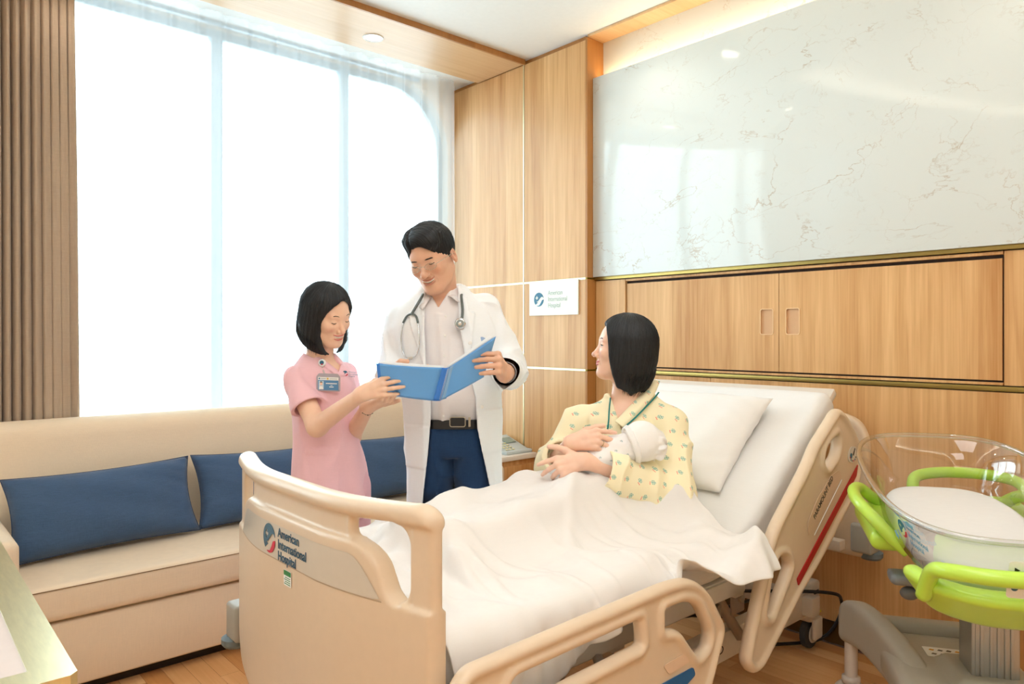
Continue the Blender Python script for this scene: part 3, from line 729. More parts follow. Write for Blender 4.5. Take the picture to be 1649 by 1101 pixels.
def on_bend(name, poly, off, m, par, sub=40):
    """thin printed panel following the bent board"""
    A = np.array(poly); y0, y1 = A[:, 0].min(), A[:, 0].max(); vs = []; fs = []
    ys = np.linspace(y0, y1, sub)
    for y in ys:
        zs = []
        for a, b in zip(poly, poly[1:]+poly[:1]):
            if (a[0]-y)*(b[0]-y) <= 0 and abs(a[0]-b[0]) > 1e-7: zs.append(a[1]+(b[1]-a[1])*(y-a[0])/(b[0]-a[0]))
        if not zs: zs = [A[:, 1].mean()]
        x = float(bend(np.array([y]))[0])-off; vs += [(x, y, min(zs)+.0), (x, y, max(zs))]
    for i in range(sub-1): fs.append((2*i, 2*i+1, 2*i+3, 2*i+2))
    return pydata(name, vs, fs, m, par, True)
on_bend('name_panel', lab, .0252, mat('grey_label_film', 'CFC4B4', .3, coat=.3), fb)
def bx(y): return float(bend(np.array([y]))[0])
def on_board(o):
    for v in o.data.vertices:
        yw = v.co.y; v.co.x += bx(yw)-.795
for o in emblem((.7688, 1.785, .786), (0, -1, 0), (0, 0, 1), .037, mat('emblem_slate', '3F6478', .5), red, fb, sx=.95): on_board(o)
for i, s in enumerate(('American', 'International', 'Hospital')):
    on_board(text('lettering', s, .032, (.7688, 1.735, .800-.0285*i), (0, -1, 0), (0, 0, 1), navy, fb, sx=.95, bold=.0006))
grn = mat('green_sticker', '1E7A3A', .5); wht = mat('paper_white', 'F2F2EE', .6)
o = flat_shape('sticker', [rrect(-1.700, -1.660, .690, .727, .003)], (.7695, 0, 0), (0, -1, 0), (0, 0, 1), wht, fb, .0008); on_board(o); st_o = o
for o in (flat_shape('sticker_header', [rrect(-1.699, -1.661, .715, .7265, .002)], (.7687, 0, 0), (0, -1, 0), (0, 0, 1), grn, st_o, .0006),): on_board(o)
for i in range(4):
    o = box('print_line', .7680, .7687, 1.664, 1.696-.004*(i % 2), .694+.005*i, .6955+.005*i, grn, st_o); on_board(o)
on_bend('label_slot', [(1.318, .7385), (2.062, .7385), (2.062, .7415), (1.318, .7415)], .0250, mat('seam_tan', 'B79F84', .6), fb)
# headboard near the wall
hout = round_poly([(BY0-.005, .42), (BY0-.005, .90), (BY0+.03, .965), (BY0+.1, .99), (BC, 1.0), (BY1-.1, .99), (BY1-.03, .965), (BY1+.005, .90), (BY1+.005, .42)], [.03, .08, .06, .05, .2, .05, .06, .08, .03], 6)
hh = round_poly([(1.30, .90), (1.55, .90), (1.55, .80), (1.30, .76)], .04, 5)
HA = raster2d([hout, hh, [(2*BC-a, b) for a, b in hh]])
V, Q = surf(lambda P: slab(HA(P[:, 1], P[:, 2]), P[:, 0]-2.955, .024, .018), (2.9, BY0-.04, .38), (3.01, BY1+.04, 1.03), .009)
hb = np_mesh('headboard', V, Q, shell_m, bed)
def bumper(x, y, z, sx, sy):
    a = Vector((x, y, z)); g = box('bumper', x-.045, x+.045, y-.04, y+.045, z, z+.115, bump_m, bed, .012, 3)
    lathe('bumper_wheel', [(0, -.022), (.036, -.022), (.044, -.012), (.044, .004), (.03, .012), (0, .012)], (x+sx*.03, y+sy*.03, z-.005), pad_g, g, 24)
    for dy in (-.02, .022): lathe('screw', [(0, -.049), (.006, -.049), (.007, -.046), (.007, -.04)], (x+dy, y-.0+.0, z+.06), zinc, g, 10, 'Y')
    return g
bumper(2.955, 1.205, .445, .6, -.4); bumper(2.955, 2.2, .445, .6, .8)
g1 = bumper(.90, 2.275, .345, -.6, .9); box('bumper_arm', .90, .94, 2.12, 2.25, .37, .42, metal_w, bed, .006); bumper(.93, 1.16, .16, -.3, -.3)
# frame
for y in (1.262, 2.148): box('side_beam', .90, 2.12, y-.02, y+.02, .475, .53, metal_w, bed, .004)
for x in (.95, 1.5, 2.1, 2.85): box('cross_beam', x-.025, x+.025, 1.25, 2.16, .46, .50, metal_w, bed, .004)
box('deck_panel', .92, 1.38, 1.25, 2.16, .50, .535, metal_w, bed, .006); box('deck_panel', 1.40, 2.12, 1.25, 2.16, .50, .535, metal_w, bed, .006)
th = math.radians(40)
o = box('back_deck_panel', 0, .86, 1.25, 2.16, -.02, .012, metal_w, None, .006); o.data.transform(Matrix.Translation((2.13, 0, .535)) @ Matrix.Rotation(-th, 4, 'Y')); o.parent = bed; o.location = -world_of(bed)
for y in (1.43, 1.98): 
    lb = box('lower_beam', .95, 2.93, y-.028, y+.028, .155, .255, metal_w, bed, .005)
text('lettering', 'PARAMOUNT BED', .042, (1.80, 1.4012, .188), (1, 0, 0), (0, 0, 1), blk, lb.parent and bpy.data.objects['lower_beam'], sx=1.3)
for x in (1.0, 2.86): box('lower_cross_beam', x-.035, x+.035, 1.36, 2.05, .17, .245, metal_w, bed, .005)
for x, y in ((2.93, 1.43), (2.93, 1.98), (.99, 1.43), (.99, 1.98)):
    c = box('caster_post', x-.042, x+.042, y-.035, y+.035, .12, .285, metal_w, bed, .014, 3)
    box('caster_fork', x-.035, x+.035, y-.05, y-.03, .05, .14, metal_w, c, .01, 2)
    lathe('wheel', [(.012, -.018), (.05, -.018), (.062, -.012), (.064, 0), (.062, .012), (.05, .018), (.012, .018)], (x+.012, y, .064), dark_g, c, 28, 'Y')
    lathe('hub', [(0, -.024), (.036, -.024), (.04, -.018)], (x+.012, y, .064), metal_w, c, 20, 'Y')
    box('brake_band', x-.043, x+.043, y-.037, y+.037, .150, .158, mat('yellow_band', 'E8D23A', .5), c)
    box('post_slot', x-.02, x+.02, y-.037, y-.034, .235, .25, dark_g, c)
# lifting arms and actuators under the deck
for y in (1.40, 2.0):
    tube('lift_arm', [(1.30, y, .22), (1.52, y, .49)], .020, metal_g, bed, 12); tube('lift_arm', [(2.35, y, .22), (2.12, y, .49)], .020, metal_g, bed, 12)
lathe('actuator_housing', [(0, -.17), (.045, -.17), (.055, -.16), (.055, .15), (.05, .16), (0, .16)], (1.36, 1.52, .40), metal_g, bed, 24, 'X')
lathe('actuator_rod', [(0, .16), (.016, .16), (.016, .40), (0, .40)], (1.36, 1.52, .40), zinc, bed, 16, 'X')
box('motor_housing', 1.13, 1.24, 1.42, 1.60, .34, .45, metal_g, bed, .02, 3)
for x, z in ((1.19, .42), (1.62, .43)):
    b_ = box('bracket', x-.035, x+.035, 1.395, 1.407, z-.10, z+.06, metal_g, bed, .006); lathe('bolt', [(0, -.012), (.012, -.012), (.014, -.006), (.014, 0)], (x, 1.397, z), zinc, b_, 12, 'Y')
tube('gas_spring', [(1.115, 1.36, .46), (1.112, 1.36, .39)], .009, blk, bed); tube('gas_spring', [(1.112, 1.36, .39), (1.11, 1.36, .20)], .012, blk, bed)
for x in (2.02, 2.16): 
    b_ = box('hinge_plate', x-.04, x+.04, 1.29, 1.30, .38, .50, metal_g, bed, .006); lathe('bolt', [(0, -.01), (.013, -.01), (.015, -.004), (.015, 0)], (x+.01, 1.29, .43), zinc, b_, 12, 'Y')
tube('under_bar', [(1.2, 1.33, .43), (2.0, 1.33, .43)], .011, metal_g, bed)
tube('white_conduit', [(2.05, 1.95, .33), (2.9, 1.75, .33)], .017, metal_w, bed); 
tube('power_cable', [(2.35, 1.40, .48), (2.33, 1.42, .30), (2.45, 1.55, .22), (2.2, 1.7, .25), (2.1, 1.65, .27), (2.3, 1.55, .265), (2.6, 1.5, .26)], .006, blk, bed, 8, sub=6)
tube('power_cable', [(2.6, 1.6, .27), (2.9, 1.35, .26), (3.02, 1.33, .20), (3.03, 1.36, .09), (2.98, 1.42, .02), (2.8, 1.55, .012)], .007, blk, bed, 8, sub=6)
# side rails: outline in (x, z) on the plane y = 1.15
def rail(name, outer, holes, y, lo, hi, zones=(), h=.0052, half=.017):
    O = raster2d([outer]+holes, pad=.05); H = [raster2d([q], pad=.1) for q in holes]; Z = [raster2d([q], pad=.05) for q in zones]
    def f(P):
        x, z = P[:, 0], P[:, 2]; w = P[:, 1]-y; o_ = O(x, z)
        d = slab(o_, w, half-.005, .010)
        rimd = -O(x, z)
        rim = slab(np.maximum(o_, rimd*0+(-o_)*1.0-.026), w, half+.006, .018)      # padded rim along every edge
        d = smin(d, rim, .012)
        for q in Z: d = smin(d, slab(np.maximum(o_, q(x, z)), w, half+.004, .012), .006)
        return d
    V, Q = surf(f, lo, hi, h, slack=1.6); return np_mesh(name, V, Q, shell_m, bed)
fo = round_poly([(.865, .24), (.865, .60), (.90, .632), (1.56, .652), (1.66, .645), (1.745, .595), (1.835, .468), (1.80, .40), (1.75, .30), (1.62, .235)], [.06, .03, .02, .04, .06, .07, .03, .03, .06, .06], 6)
fh1 = round_poly([(1.00, .545), (1.02, .582), (1.447, .593), (1.455, .545), (1.455, .52), (1.165, .51), (1.06, .50)], [.02, .02, .01, .01, .01, .04, .04], 4)
fh2 = round_poly([(1.546, .592), (1.64, .592), (1.70, .565), (1.757, .475), (1.745, .435), (1.70, .418), (1.665, .455), (1.61, .52), (1.546, .532)], [.008, .04, .04, .03, .015, .015, .03, .04, .01], 5)
body = round_poly([(.90, .22), (.95, .50), (1.165, .498), (1.50, .515), (1.60, .505), (1.655, .445), (1.70, .40), (1.72, .30), (1.62, .22)], .03, 4)
fr = rail('side_rail', fo, [fh1, fh2], 1.15, (.84, 1.10, .2), (1.87, 1.20, .69))
bl = mat('rail_blue_stripe', '1B5E95', .4)
P0 = frame_mat((0, 1.1365, 0), (1, 0, 0), (0, 0, 1))
flat_shape('stripe', [round_poly([(1.30, .35), (1.515, .402), (1.672, .404), (1.682, .38), (1.55, .335), (1.30, .318)], .008)], (0, 1.1368, 0), (1, 0, 0), (0, 0, 1), bl, fr, .003)
flat_shape('stripe', [round_poly([(1.10, .365), (1.23, .39), (1.26, .38), (1.26, .36), (1.10, .33)], .008)], (0, 1.1368, 0), (1, 0, 0), (0, 0, 1), bl, fr, .003)
flat_shape('lock_inset', [round_poly([(1.540, .447), (1.635, .452), (1.657, .423), (1.565, .417)], .01)], (0, 1.1368, 0), (1, 0, 0), (0, 0, 1), mat('rail_inset', 'E3C4A8', .4), fr, .002)
# head section rail, tilted with the backrest
ho = round_poly([(2.56, 1.045), (2.615, 1.02), (2.70, .94), (2.757, .87), (2.735, .77), (2.66, .70), (2.56, .635), (2.50, .59), (2.40, .525), (2.30, .47), (2.04, .287), (1.985, .285), (1.945, .33), (1.972, .40), (2.03, .53), (2.105, .69), (2.20, .765), (2.33, .87), (2.39, .935), (2.47, .985)], [.03, .03, .04, .05, .05, .05, .03, .03, .03, .05, .03, .03, .03, .05, .1, .06, .05, .04, .04, .04], 5)
hh1 = round_poly([(2.555, .955), (2.565, .915), (2.545, .88), (2.515, .862), (2.475, .84), (2.445, .865), (2.455, .905), (2.495, .935)], .02, 4)
hh1 = [(x, z) for x, z in hh1]
hh3 = round_poly([(2.095, .425), (2.06, .44), (2.095, .56), (2.14, .61), (2.19, .60), (2.215, .565), (2.19, .53), (2.13, .47)], .018, 4)
hr = rail('side_rail', ho, [hh1, hh3], 1.15, (1.92, 1.10, .25), (2.79, 1.20, 1.08))
rs = mat('rail_red_stripe', 'B0101C', .35)
flat_shape('stripe', [round_poly([(2.713, .828), (2.70, .788), (2.262, .488), (2.252, .512)], .004)], (0, 1.1368, 0), (1, 0, 0), (0, 0, 1), rs, hr, .003)
flat_shape('maker_panel', [round_poly([(2.563, .828), (2.577, .795), (2.373, .645), (2.335, .635), (2.325, .68), (2.40, .755), (2.50, .815)], .012)], (0, 1.1368, 0), (1, 0, 0), (0, 0, 1), mat('rail_panel_tan', 'D9BDA2', .4), hr, .002)
text('lettering', 'PARAMOUNT BED', .026, (2.375, 1.1345, .683), (math.cos(.72), 0, math.sin(.72)), (-math.sin(.72), 0, math.cos(.72)), blk, hr, sx=.85, bold=.0004)
tube('panel_line', [(2.373, 1.1352, .632), (2.58, 1.1352, .79)], .0016, wht, hr, 5)
flat_shape('angle_scale', [round_poly([(2.655, .90), (2.70, .895), (2.705, .855), (2.672, .838), (2.635, .848), (2.632, .872)], .012)], (0, 1.1368, 0), (1, 0, 0), (0, 0, 1), mat('scale_face', 'DAD2C6', .4), hr, .002)
for i in range(6):
    a = math.radians(200+i*26); flat_shape('scale_mark', [circ(2.672+.026*math.cos(a), .868+.022*math.sin(a), .0035, 8)], (0, 1.1352, 0), (1, 0, 0), (0, 0, 1), (red, teal, blk)[i % 3], hr, .001)
flat_shape('scale_pointer', [[(2.668, .868), (2.685, .892), (2.690, .888), (2.676, .864)]], (0, 1.1352, 0), (1, 0, 0), (0, 0, 1), blk, hr, .001)
flat_shape('scale_patch', [circ(2.655, .866, .010, 16)], (0, 1.1352, 0), (1, 0, 0), (0, 0, 1), teal, hr, .001)
tube('rail_hinge_arm', [(2.40, 1.19, .60), (2.45, 1.23, .52)], .014, metal_g, bed); tube('rail_hinge_arm', [(1.4, 1.17, .36), (1.4, 1.24, .48)], .014, metal_g, bed)
# far side rails, lowered on the other side
V, Q = None, None
for src in (hr,):
    me = src.data.copy(); 
    co = np.empty(len(me.vertices)*3, np.float32); me.vertices.foreach_get('co', co); co = co.reshape(-1, 3); co[:, 1] = 2*BC-co[:, 1]; me.vertices.foreach_set('co', co.ravel()); me.flip_normals()
    if src is hr: me.transform(Matrix.Translation((0, 0, -.12)))
    o = link('side_rail', me, None, bed, True)
# ---------------------------------------------------------------- mattress with white sheet
sheet = fabric('white_sheet', 'E6E4E2', .1, 900, k=.02)
ang = math.radians(40); hx, hz = 2.17, .645
def mtop(x):   # height of the sleeping surface
    return np.where(x < hx-.06, .645, np.where(x > hx+.10, .645+(x-hx)*math.tan(ang), .645+np.clip(x-hx+.06, 0, .16)**2/(.32)*math.tan(ang)*1.3))
mp_ = round_poly([(.925, .538), (.925, .64), (2.10, .645), (2.735, 1.098), (2.805, 1.02), (2.20, .55), (2.15, .536)], [.03, .035, .15, .045, .035, .1, .1], 6)
MR = raster2d([mp_], pad=.06)
def f_mat(P):
    w = P[:, 1]-BC; d2 = MR(P[:, 0], P[:, 2])
    return slab(d2, w, .462, .035)+.0022*np.sin(P[:, 0]*37+P[:, 2]*21+6*w)*np.clip((np.abs(w)-.36)*9, 0, 1)
V, Q = surf(f_mat, (.88, 1.2, .5), (2.87, 2.21, 1.15), .011, slack=1.6)
mt = np_mesh('mattress', V, Q, sheet); tag(mt, 'white sheeted mattress with its head section raised', 'mattress')
# ---------------------------------------------------------------- people: shared anatomy
def skin_mat(name, col, lip, blush):
    m = bpy.data.materials.new(name); nt, N, L, b = nodes(m)
    b.inputs['Roughness'].default_value = .46; b.inputs['Specular IOR Level'].default_value = .4
    b.inputs['Subsurface Weight'].default_value = .12; b.inputs['Subsurface Radius'].default_value = (.010, .004, .002); b.inputs['Subsurface Scale'].default_value = 1
    def at(n):
        a = N.new('ShaderNodeAttribute'); a.attribute_name = n; return a.outputs['Fac']
    def mix(f, a, c):
        x = N.new('ShaderNodeMix'); x.data_type = 'RGBA'; L.new(f, x.inputs[0])
        (L.new(a, x.inputs[6]) if not isinstance(a, tuple) else setattr(x.inputs[6], 'default_value', a)); x.inputs[7].default_value = c; return x.outputs[2]
    tc = N.new('ShaderNodeTexCoord'); n = N.new('ShaderNodeTexNoise'); n.inputs['Scale'].default_value = 60; n.inputs['Detail'].default_value = 5; L.new(tc.outputs['Object'], n.inputs['Vector'])
    c = srgb(col); c2 = tuple(v*f for v, f in zip(c[:3], (.95, .88, .85)))+(1,)
    o = mix(n.outputs['Fac'], c, c2); o = mix(at('blush'), o, srgb(blush)); o = mix(at('lip'), o, srgb(lip)); L.new(o, b.inputs['Base Color'])
    n2 = N.new('ShaderNodeTexNoise'); n2.inputs['Scale'].default_value = 900; L.new(tc.outputs['Object'], n2.inputs['Vector'])
    bp = N.new('ShaderNodeBump'); bp.inputs['Strength'].default_value = .12; bp.inputs['Distance'].default_value = .0006; L.new(n2.outputs['Fac'], bp.inputs['Height']); L.new(bp.outputs[0], b.inputs['Normal'])
    return m
def hair_mat(name, col='0C0D10'):
    m = bpy.data.materials.new(name); nt, N, L, b = nodes(m); b.inputs['Base Color'].default_value = srgb(col)
    b.inputs['Roughness'].default_value = .42; b.inputs['Specular IOR Level'].default_value = .35; b.inputs['Anisotropic'].default_value = .6
    a = N.new('ShaderNodeAttribute'); a.attribute_name = 'strand'
    mx = N.new('ShaderNodeMix'); mx.data_type = 'RGBA'; L.new(a.outputs['Fac'], mx.inputs[0]); c = srgb(col)
    mx.inputs[6].default_value = tuple(v*.5 for v in c[:3])+(1,); mx.inputs[7].default_value = tuple(v*2.6+.004 for v in c[:3])+(1,); L.new(mx.outputs[2], b.inputs['Base Color'])
    mr = N.new('ShaderNodeMapRange'); mr.inputs[3].default_value = .55; mr.inputs[4].default_value = .32; L.new(a.outputs['Fac'], mr.inputs[0]); L.new(mr.outputs[0], b.inputs['Roughness'])
    return m
def near(P, c, R, fn, soft=.04):
    """evaluate fn only inside a ball; outside return the distance to it"""
    d = np.linalg.norm(P-np.asarray(c), axis=1)-R; out = d+.02; k = d < soft
    if k.any(): out[k] = np.minimum(fn(P[k]), 1e3)
    return out
class Head:
    def __init__(s, anchor_local, anchor, yaw, pitch, roll, scale=1.0, **kw):
        s.R = rot_yxz(math.radians(yaw), math.radians(pitch), math.radians(roll)); s.k = scale
        s.c = np.asarray(anchor)-s.R @ np.asarray(anchor_local)*scale; s.p = dict(lipk=.85, smile=0., open=0., eye=0., female=0., nose=1., jaw=1.); s.p.update(kw)
    def L(s, P): return (P-s.c) @ s.R/s.k
    def Wp(s, q): return s.c+(np.asarray(q)*s.k) @ s.R.T
    def lipwarp(s, q):
        q = q.copy(); sm = s.p['smile']; q[:, 2] -= sm*13.0*q[:, 0]**2; q[:, 1] -= 7.0*q[:, 0]**2*(1+.4*sm); return q
    def lips(s, q):
        w = s.lipwarp(q); sm = s.p['smile']; op = s.p['open']*.0052; wd = 1+.42*sm; lk = s.p['lipk']
        up = smin(ell(w, (-.0085, -.0882, -.0515+op*.3), (.0135*wd, .0066, .0043*lk)), ell(w, (.0085, -.0882, -.0515+op*.3), (.0135*wd, .0066, .0043*lk)), .003)
        lo = ell(w, (0, -.0875, -.0600-op*1.3), (.0185*wd, .0070, (.0054-.0008*sm)*lk))
        return up, lo
    def local(s, q):
        fe = s.p['female']; sm = s.p['smile']; a = np.abs(q[:, 0]); m = q.copy(); m[:, 0] = a       # mirrored half
        d = ell(q, (0, .008, .034), (.0745, .094, .084))
        d = smin(d, ell(q, (0, -.030, -.024), (.0625-.003*fe, .0575, .086)), .03)
        jw = s.p['jaw']
        d = smin(d, cone(m, (.054*jw, .0, -.046), (.020*jw, -.060, -.088), .017, .019), .026)
        d = smin(d, ell(q, (0, -.069, -.0905), (.022-.004*fe, .021, .018)), .02)
        d = smin(d, ell(m, (.037, -.062, -.018+.004*sm), (.023, .021+.002*sm, .021)), .018)
        d = smin(d, cone(m, (0, -.075, .028), (.036, -.069, .030), .0125-.002*fe, .010), .014)
        # sockets, lids
        d = smax(d, -ell(m, (.0315, -.0985, .009), (.0185, .016, .0105)), .014)
        lid = sph(m, (.0315, -.0705, .0075), .0143)
        d = smin(d, lid, .0045)
        eo = s.p['eye']
        if eo > 0:
            u = (a-.0315)/.0135; hgt = .0045*eo*np.clip(1-u*u, 0, 1)-.0004; slit = np.maximum(np.abs(q[:, 2]-.0075-.0008*u)-hgt, sph(m, (.0315, -.0705, .0075), .021)); slit = np.maximum(slit, np.abs(u)*.0135-.0135)
            d = smax(d, -slit, .0012)
        else:
            g = np.abs(q[:, 2]-(.0125-.25*(a-.0315)**2/.014))-.0006; d = d+.0009*np.clip(1-np.abs(g)/.0016, 0, 1)*(np.abs(a-.0315) < .014)*(q[:, 1] < -.06)
        # nose
        ns = s.p['nose']
        n = cone(m, (0, -.079, .012), (0, -.0985-.003*ns, -.0235), .0068, .0088)
        n = smin(n, sph(m, (0, -.1015-.002*ns, -.0265), .0092*ns), .006)
        n = smin(n, ell(m, (.0122, -.0915, -.0305), (.0072*ns, .009, .0066)), .005)
        n = smax(n, -ell(m, (.0062, -.0985, -.0370), (.0036, .005, .0028)), .002)
        d = smin(d, n, .009)
        # muzzle, lips, mouth
        d = smin(d, ell(q, (0, -.066, -.056), (.030, .0215, .022)), .016)
        if sm > 0:   # smile folds
            for z0, x0, z1, x1 in ((-.030, .019, -.058, .0325),): 
                fold = cone(m, (x0, -.0895, z0), (x1, -.079, z1), .0016, .0016); d = smax(d, -(fold), .006)
        up, lo = s.lips(q); d = smin(d, smin(up, lo, .0015), .0035)
        w = s.lipwarp(q); op = s.p['open']
        if op > 0: d = smax(d, -ell(w, (0, -.092, -.0555-.0015*op), (.0205*(1+.25*sm), .0115, .0016+.0040*op)), .0015)
        else: d = smax(d, -ell(w, (0, -.0975, -.0557), (.021, .006, .0009)), .0012)
        # ears
        c, sn = math.cos(.22), math.sin(.22); R = np.array([[1, 0, 0], [0, c, -sn], [0, sn, c]])
        e = ell(m, (.0775, .012, -.004), (.0065, .0165, .030), R); e = smax(e, -ell(m, (.0835, .009, -.001), (.0050, .0085, .0165), R), .003)
        return smin(d, e, .005)
    def f(s, P): return s.local(s.L(P))*s.k
    def attrs(s, V):
        q = s.L(V); up, lo = s.lips(q); l = np.minimum(up, lo); lip = np.clip(1-(l-.0002)/.0013, 0, 1)*(q[:, 1] < -.078)
        m = q.copy(); m[:, 0] = np.abs(m[:, 0]); bl = np.clip(1-np.linalg.norm((m-[.04, -.075, -.022])/[.02, .03, .016], axis=1), 0, 1)*.55
        bl = np.maximum(bl, np.clip(1-np.linalg.norm((q-[0, -.105, -.028])/[.014, .02, .012], axis=1), 0, 1)*.35)
        bl = np.maximum(bl, .5*np.clip(1-np.linalg.norm((m-[.08, .012, -.004])/[.02, .03, .035], axis=1), 0, 1))
        return lip, bl
    def snap(s, pts, off=.0, up=(0, -1, 0)):
        """drop local points onto the face along local Y"""
        out = []
        for p in pts:
            y = np.linspace(-.13, .02, 240); Q = np.stack([np.full(240, p[0]), y, np.full(240, p[2])], 1); d = s.local(Q); k = int(np.argmax(d < 0)); k = k if d.min() < 0 else 120
            out.append(s.Wp((p[0], y[k]-off, p[2])))
        return out
def set_attr(o, name, vals):
    a = o.data.attributes.new(name, 'FLOAT', 'POINT'); a.data.foreach_set('value', np.asarray(vals, np.float32))
def hand_parts(wrist, d, n, left, k=1.0, curl=((10, 15, 10),)*4, spread=(6, 1, -4, -10), thumb=((.62, .70, -.30), (.80, .40, -.35), (.95, .15, -.3)), lenk=1.0):
    """bones of one hand: list of (a, b, ra, rb, group)"""
    d = np.asarray(d, float); d /= np.linalg.norm(d); n = np.asarray(n, float); n = n-d*n.dot(d); n /= np.linalg.norm(n)
    t = np.cross(n, d)*(-1 if left else 1)         # thumb side
    w = np.asarray(wrist, float); B = []; tips = []
    kn = [(.087, .0290), (.091, .0098), (.087, -.0095), (.079, -.0275)]; ln = [.072, .080, .074, .058]
    for i in range(4):
        kx, kt = kn[i]; a = w+t*kt*.55*k+d*.012*k; b = w+d*kx*k+t*kt*k+n*(.004 if i in (1, 2) else 0)*k
        B.append((a, b, .0125*k, .0098*k, 'palm'))
        cu = curl[i] if len(curl) > i else curl[0]; ang = 0; sp = math.radians(spread[i]); dd0 = d*math.cos(sp)+t*math.sin(sp)
        p = b; rr = [(.0092, .0083), (.0083, .0074), (.0074, .0062)]; r_ = .94 if i == 3 else 1
        for j, fr in enumerate((.45, .30, .25)):
            ang += math.radians(cu[j]); v = dd0*math.cos(ang)-n*math.sin(ang); q = p+v*ln[i]*fr*k*lenk
            B.append((p, q, rr[j][0]*k*r_, rr[j][1]*k*r_, 'f%d' % i)); p = q
        tips.append((p, v, dd0, ang, i))
    p = w+d*.022*k+t*.020*k-n*.004*k
    for j, (v, l, r0, r1) in enumerate(zip(thumb, (.040, .033, .027), (.0150, .0112, .0100), (.0112, .0100, .0082))):
        v = d*v[0]+t*v[1]+n*v[2]; v /= np.linalg.norm(v); q = p+v*l*k; B.append((p, q, r0*k, r1*k, 'palm' if j == 0 else 't')); p = q
    B.append((w-d*.01*k+t*.008*k, w+d*.05*k+t*.012*k, .0150*k, .013*k, 'palm')); B.append((w-d*.01*k-t*.010*k, w+d*.05*k-t*.012*k, .0150*k, .012*k, 'palm'))
    return B, (w, d, n, t, k), tips
def f_hand(P, H):
    B, (w, d, n, t, k), tips = H
    palm = None; fs = {}
    for a, b, ra, rb, g in B:
        e = cone(P, a, b, ra, rb)
        if g == 'palm': palm = e if palm is None else smin(palm, e, .010*k)
        else: fs[g] = e if g not in fs else smin(fs[g], e, .003*k)
    # hollow of the palm and a flatter back
    palm = np.maximum(palm, (P-w) @ n-.0165*k)
    out = palm
    for g, e in fs.items(): out = np.minimum(out, smin(palm, e, .007*k))
    return out
def arm_sdf(P, pts, rad, H, k=.02, wrist_flat=None):
    d = None
    for a, b, ra, rb in zip(pts[:-1], pts[1:], rad[:-1], rad[1:]):
        e = cone(P, a, b, ra, rb); d = e if d is None else smin(d, e, k)
    h = near(P, H[1][0]+H[1][1]*.08, .135*H[1][4]+.03, lambda Q: f_hand(Q, H), .05)
    return smin(d, h, .018)
def bounds(pts, m):
    A = np.array(pts); return A.min(0)-m, A.max(0)+m
def body_object(name, pieces, head, m, root):
    V, Q = join_VQ(pieces); lip, bl = head.attrs(V) if head is not None else (np.zeros(len(V)),)*2
    o = np_mesh(name, to_world(V), Q, m, root); 
    if len(o.data.vertices) == len(V): set_attr(o, 'lip', lip); set_attr(o, 'blush', bl)
    return o
def cam_mesh(name, VQ, m, root): return np_mesh(name, to_world(VQ[0]), VQ[1], m, root)
def cam_tube(name, pts, r, m, root, **kw): return tube(name, to_world(np.array(pts)), r, m, root, **kw)
eye_w = mat('eye_white', 'F4F1EC', .15, coat=.5); iris_m = mat('iris_brown', '2A1A12', .1, coat=.6); lash_m = mat('lash_black', '120E0E', .6); teeth_m = mat('teeth_white', 'F6F3EA', .2, coat=.4)
brow_m = mat('eyebrow_black', '1E1B1C', .8)
def face_details(h, root, brows=True, lash=-.30, brow_r=.0024, brow_z=.0275, arch=1.):
    for sx in (-1, 1):
        if h.p['eye'] > 0:
            c = h.Wp((sx*.0315, -.0705, .0075)); f = lambda P: sph(P, c, .0131*h.k)
            e = cam_mesh('eye', surf(f, c-.016, c+.016, .0016), eye_w, root)
            ic = h.Wp((sx*.0315-.0, -.0705, .0075)); gaze = h.R @ np.array([0, -1, 0.0]); 
            cam_mesh('iris', surf(lambda P: np.maximum(sph(P, ic, .0134*h.k), -((P-ic) @ gaze-.0118*h.k)), c-.016, c+.016, .0011), iris_m, e)
        el = math.radians(-18) if h.p['eye'] <= 0 else math.radians(18)
        if h.p['eye'] <= 0: ring = [(sx*(.0315+.0146*math.sin(a)*math.cos(el+abs(a)*.25)), -.0705-.0146*math.cos(a)*math.cos(el+abs(a)*.25), .0075+.0146*math.sin(el+abs(a)*.25)) for a in np.linspace(-1.0, 1.0, 11)]
        else: ring = [(sx*(.0315+.0147*math.sin(a)*math.cos(el*math.cos(a*1.35))), -.0705-.0147*math.cos(a)*math.cos(el*math.cos(a*1.35)), .0075+.0147*math.sin(el*math.cos(a*1.35))) for a in np.linspace(-1.05, 1.05, 11)]
        cam_tube('eyelashes', [h.Wp(p) for p in ring], [.0006*h.k]+[.0014*h.k]*9+[.0006*h.k], lash_m, root, n=6)
        if brows:
            pts = h.snap([(sx*x, 0, z) for x, z in ((.014, brow_z), (.022, brow_z+.003*arch), (.031, brow_z+.0045*arch), (.040, brow_z+.003*arch), (.047, brow_z-.001))], -.0006)
            cam_tube('eyebrow', pts, [v*h.k*.5 for v in (.0016, brow_r, brow_r, brow_r*.8, .0007)], brow_m, root, n=8, sub=3, flat=2.1, up=tuple(wdir(h.R @ np.array([0, 0, 1.]))))
    if h.p['open'] > 0:
        vs = []; op = h.p['open']; sm = h.p['smile']
        for j in range(2):
            for i in range(13):
                u = -1+i/6; x = u*.0195*(1+.25*sm); z = (-.0515 if j == 0 else -.0515-.0058*(1 if op > .6 else .8))+sm*13*x*x; vs.append(h.Wp((x, -.0893+9*x*x, z)))
        o = pydata('teeth', to_world(np.array(vs)), grid_faces(2, 13), teeth_m, root)
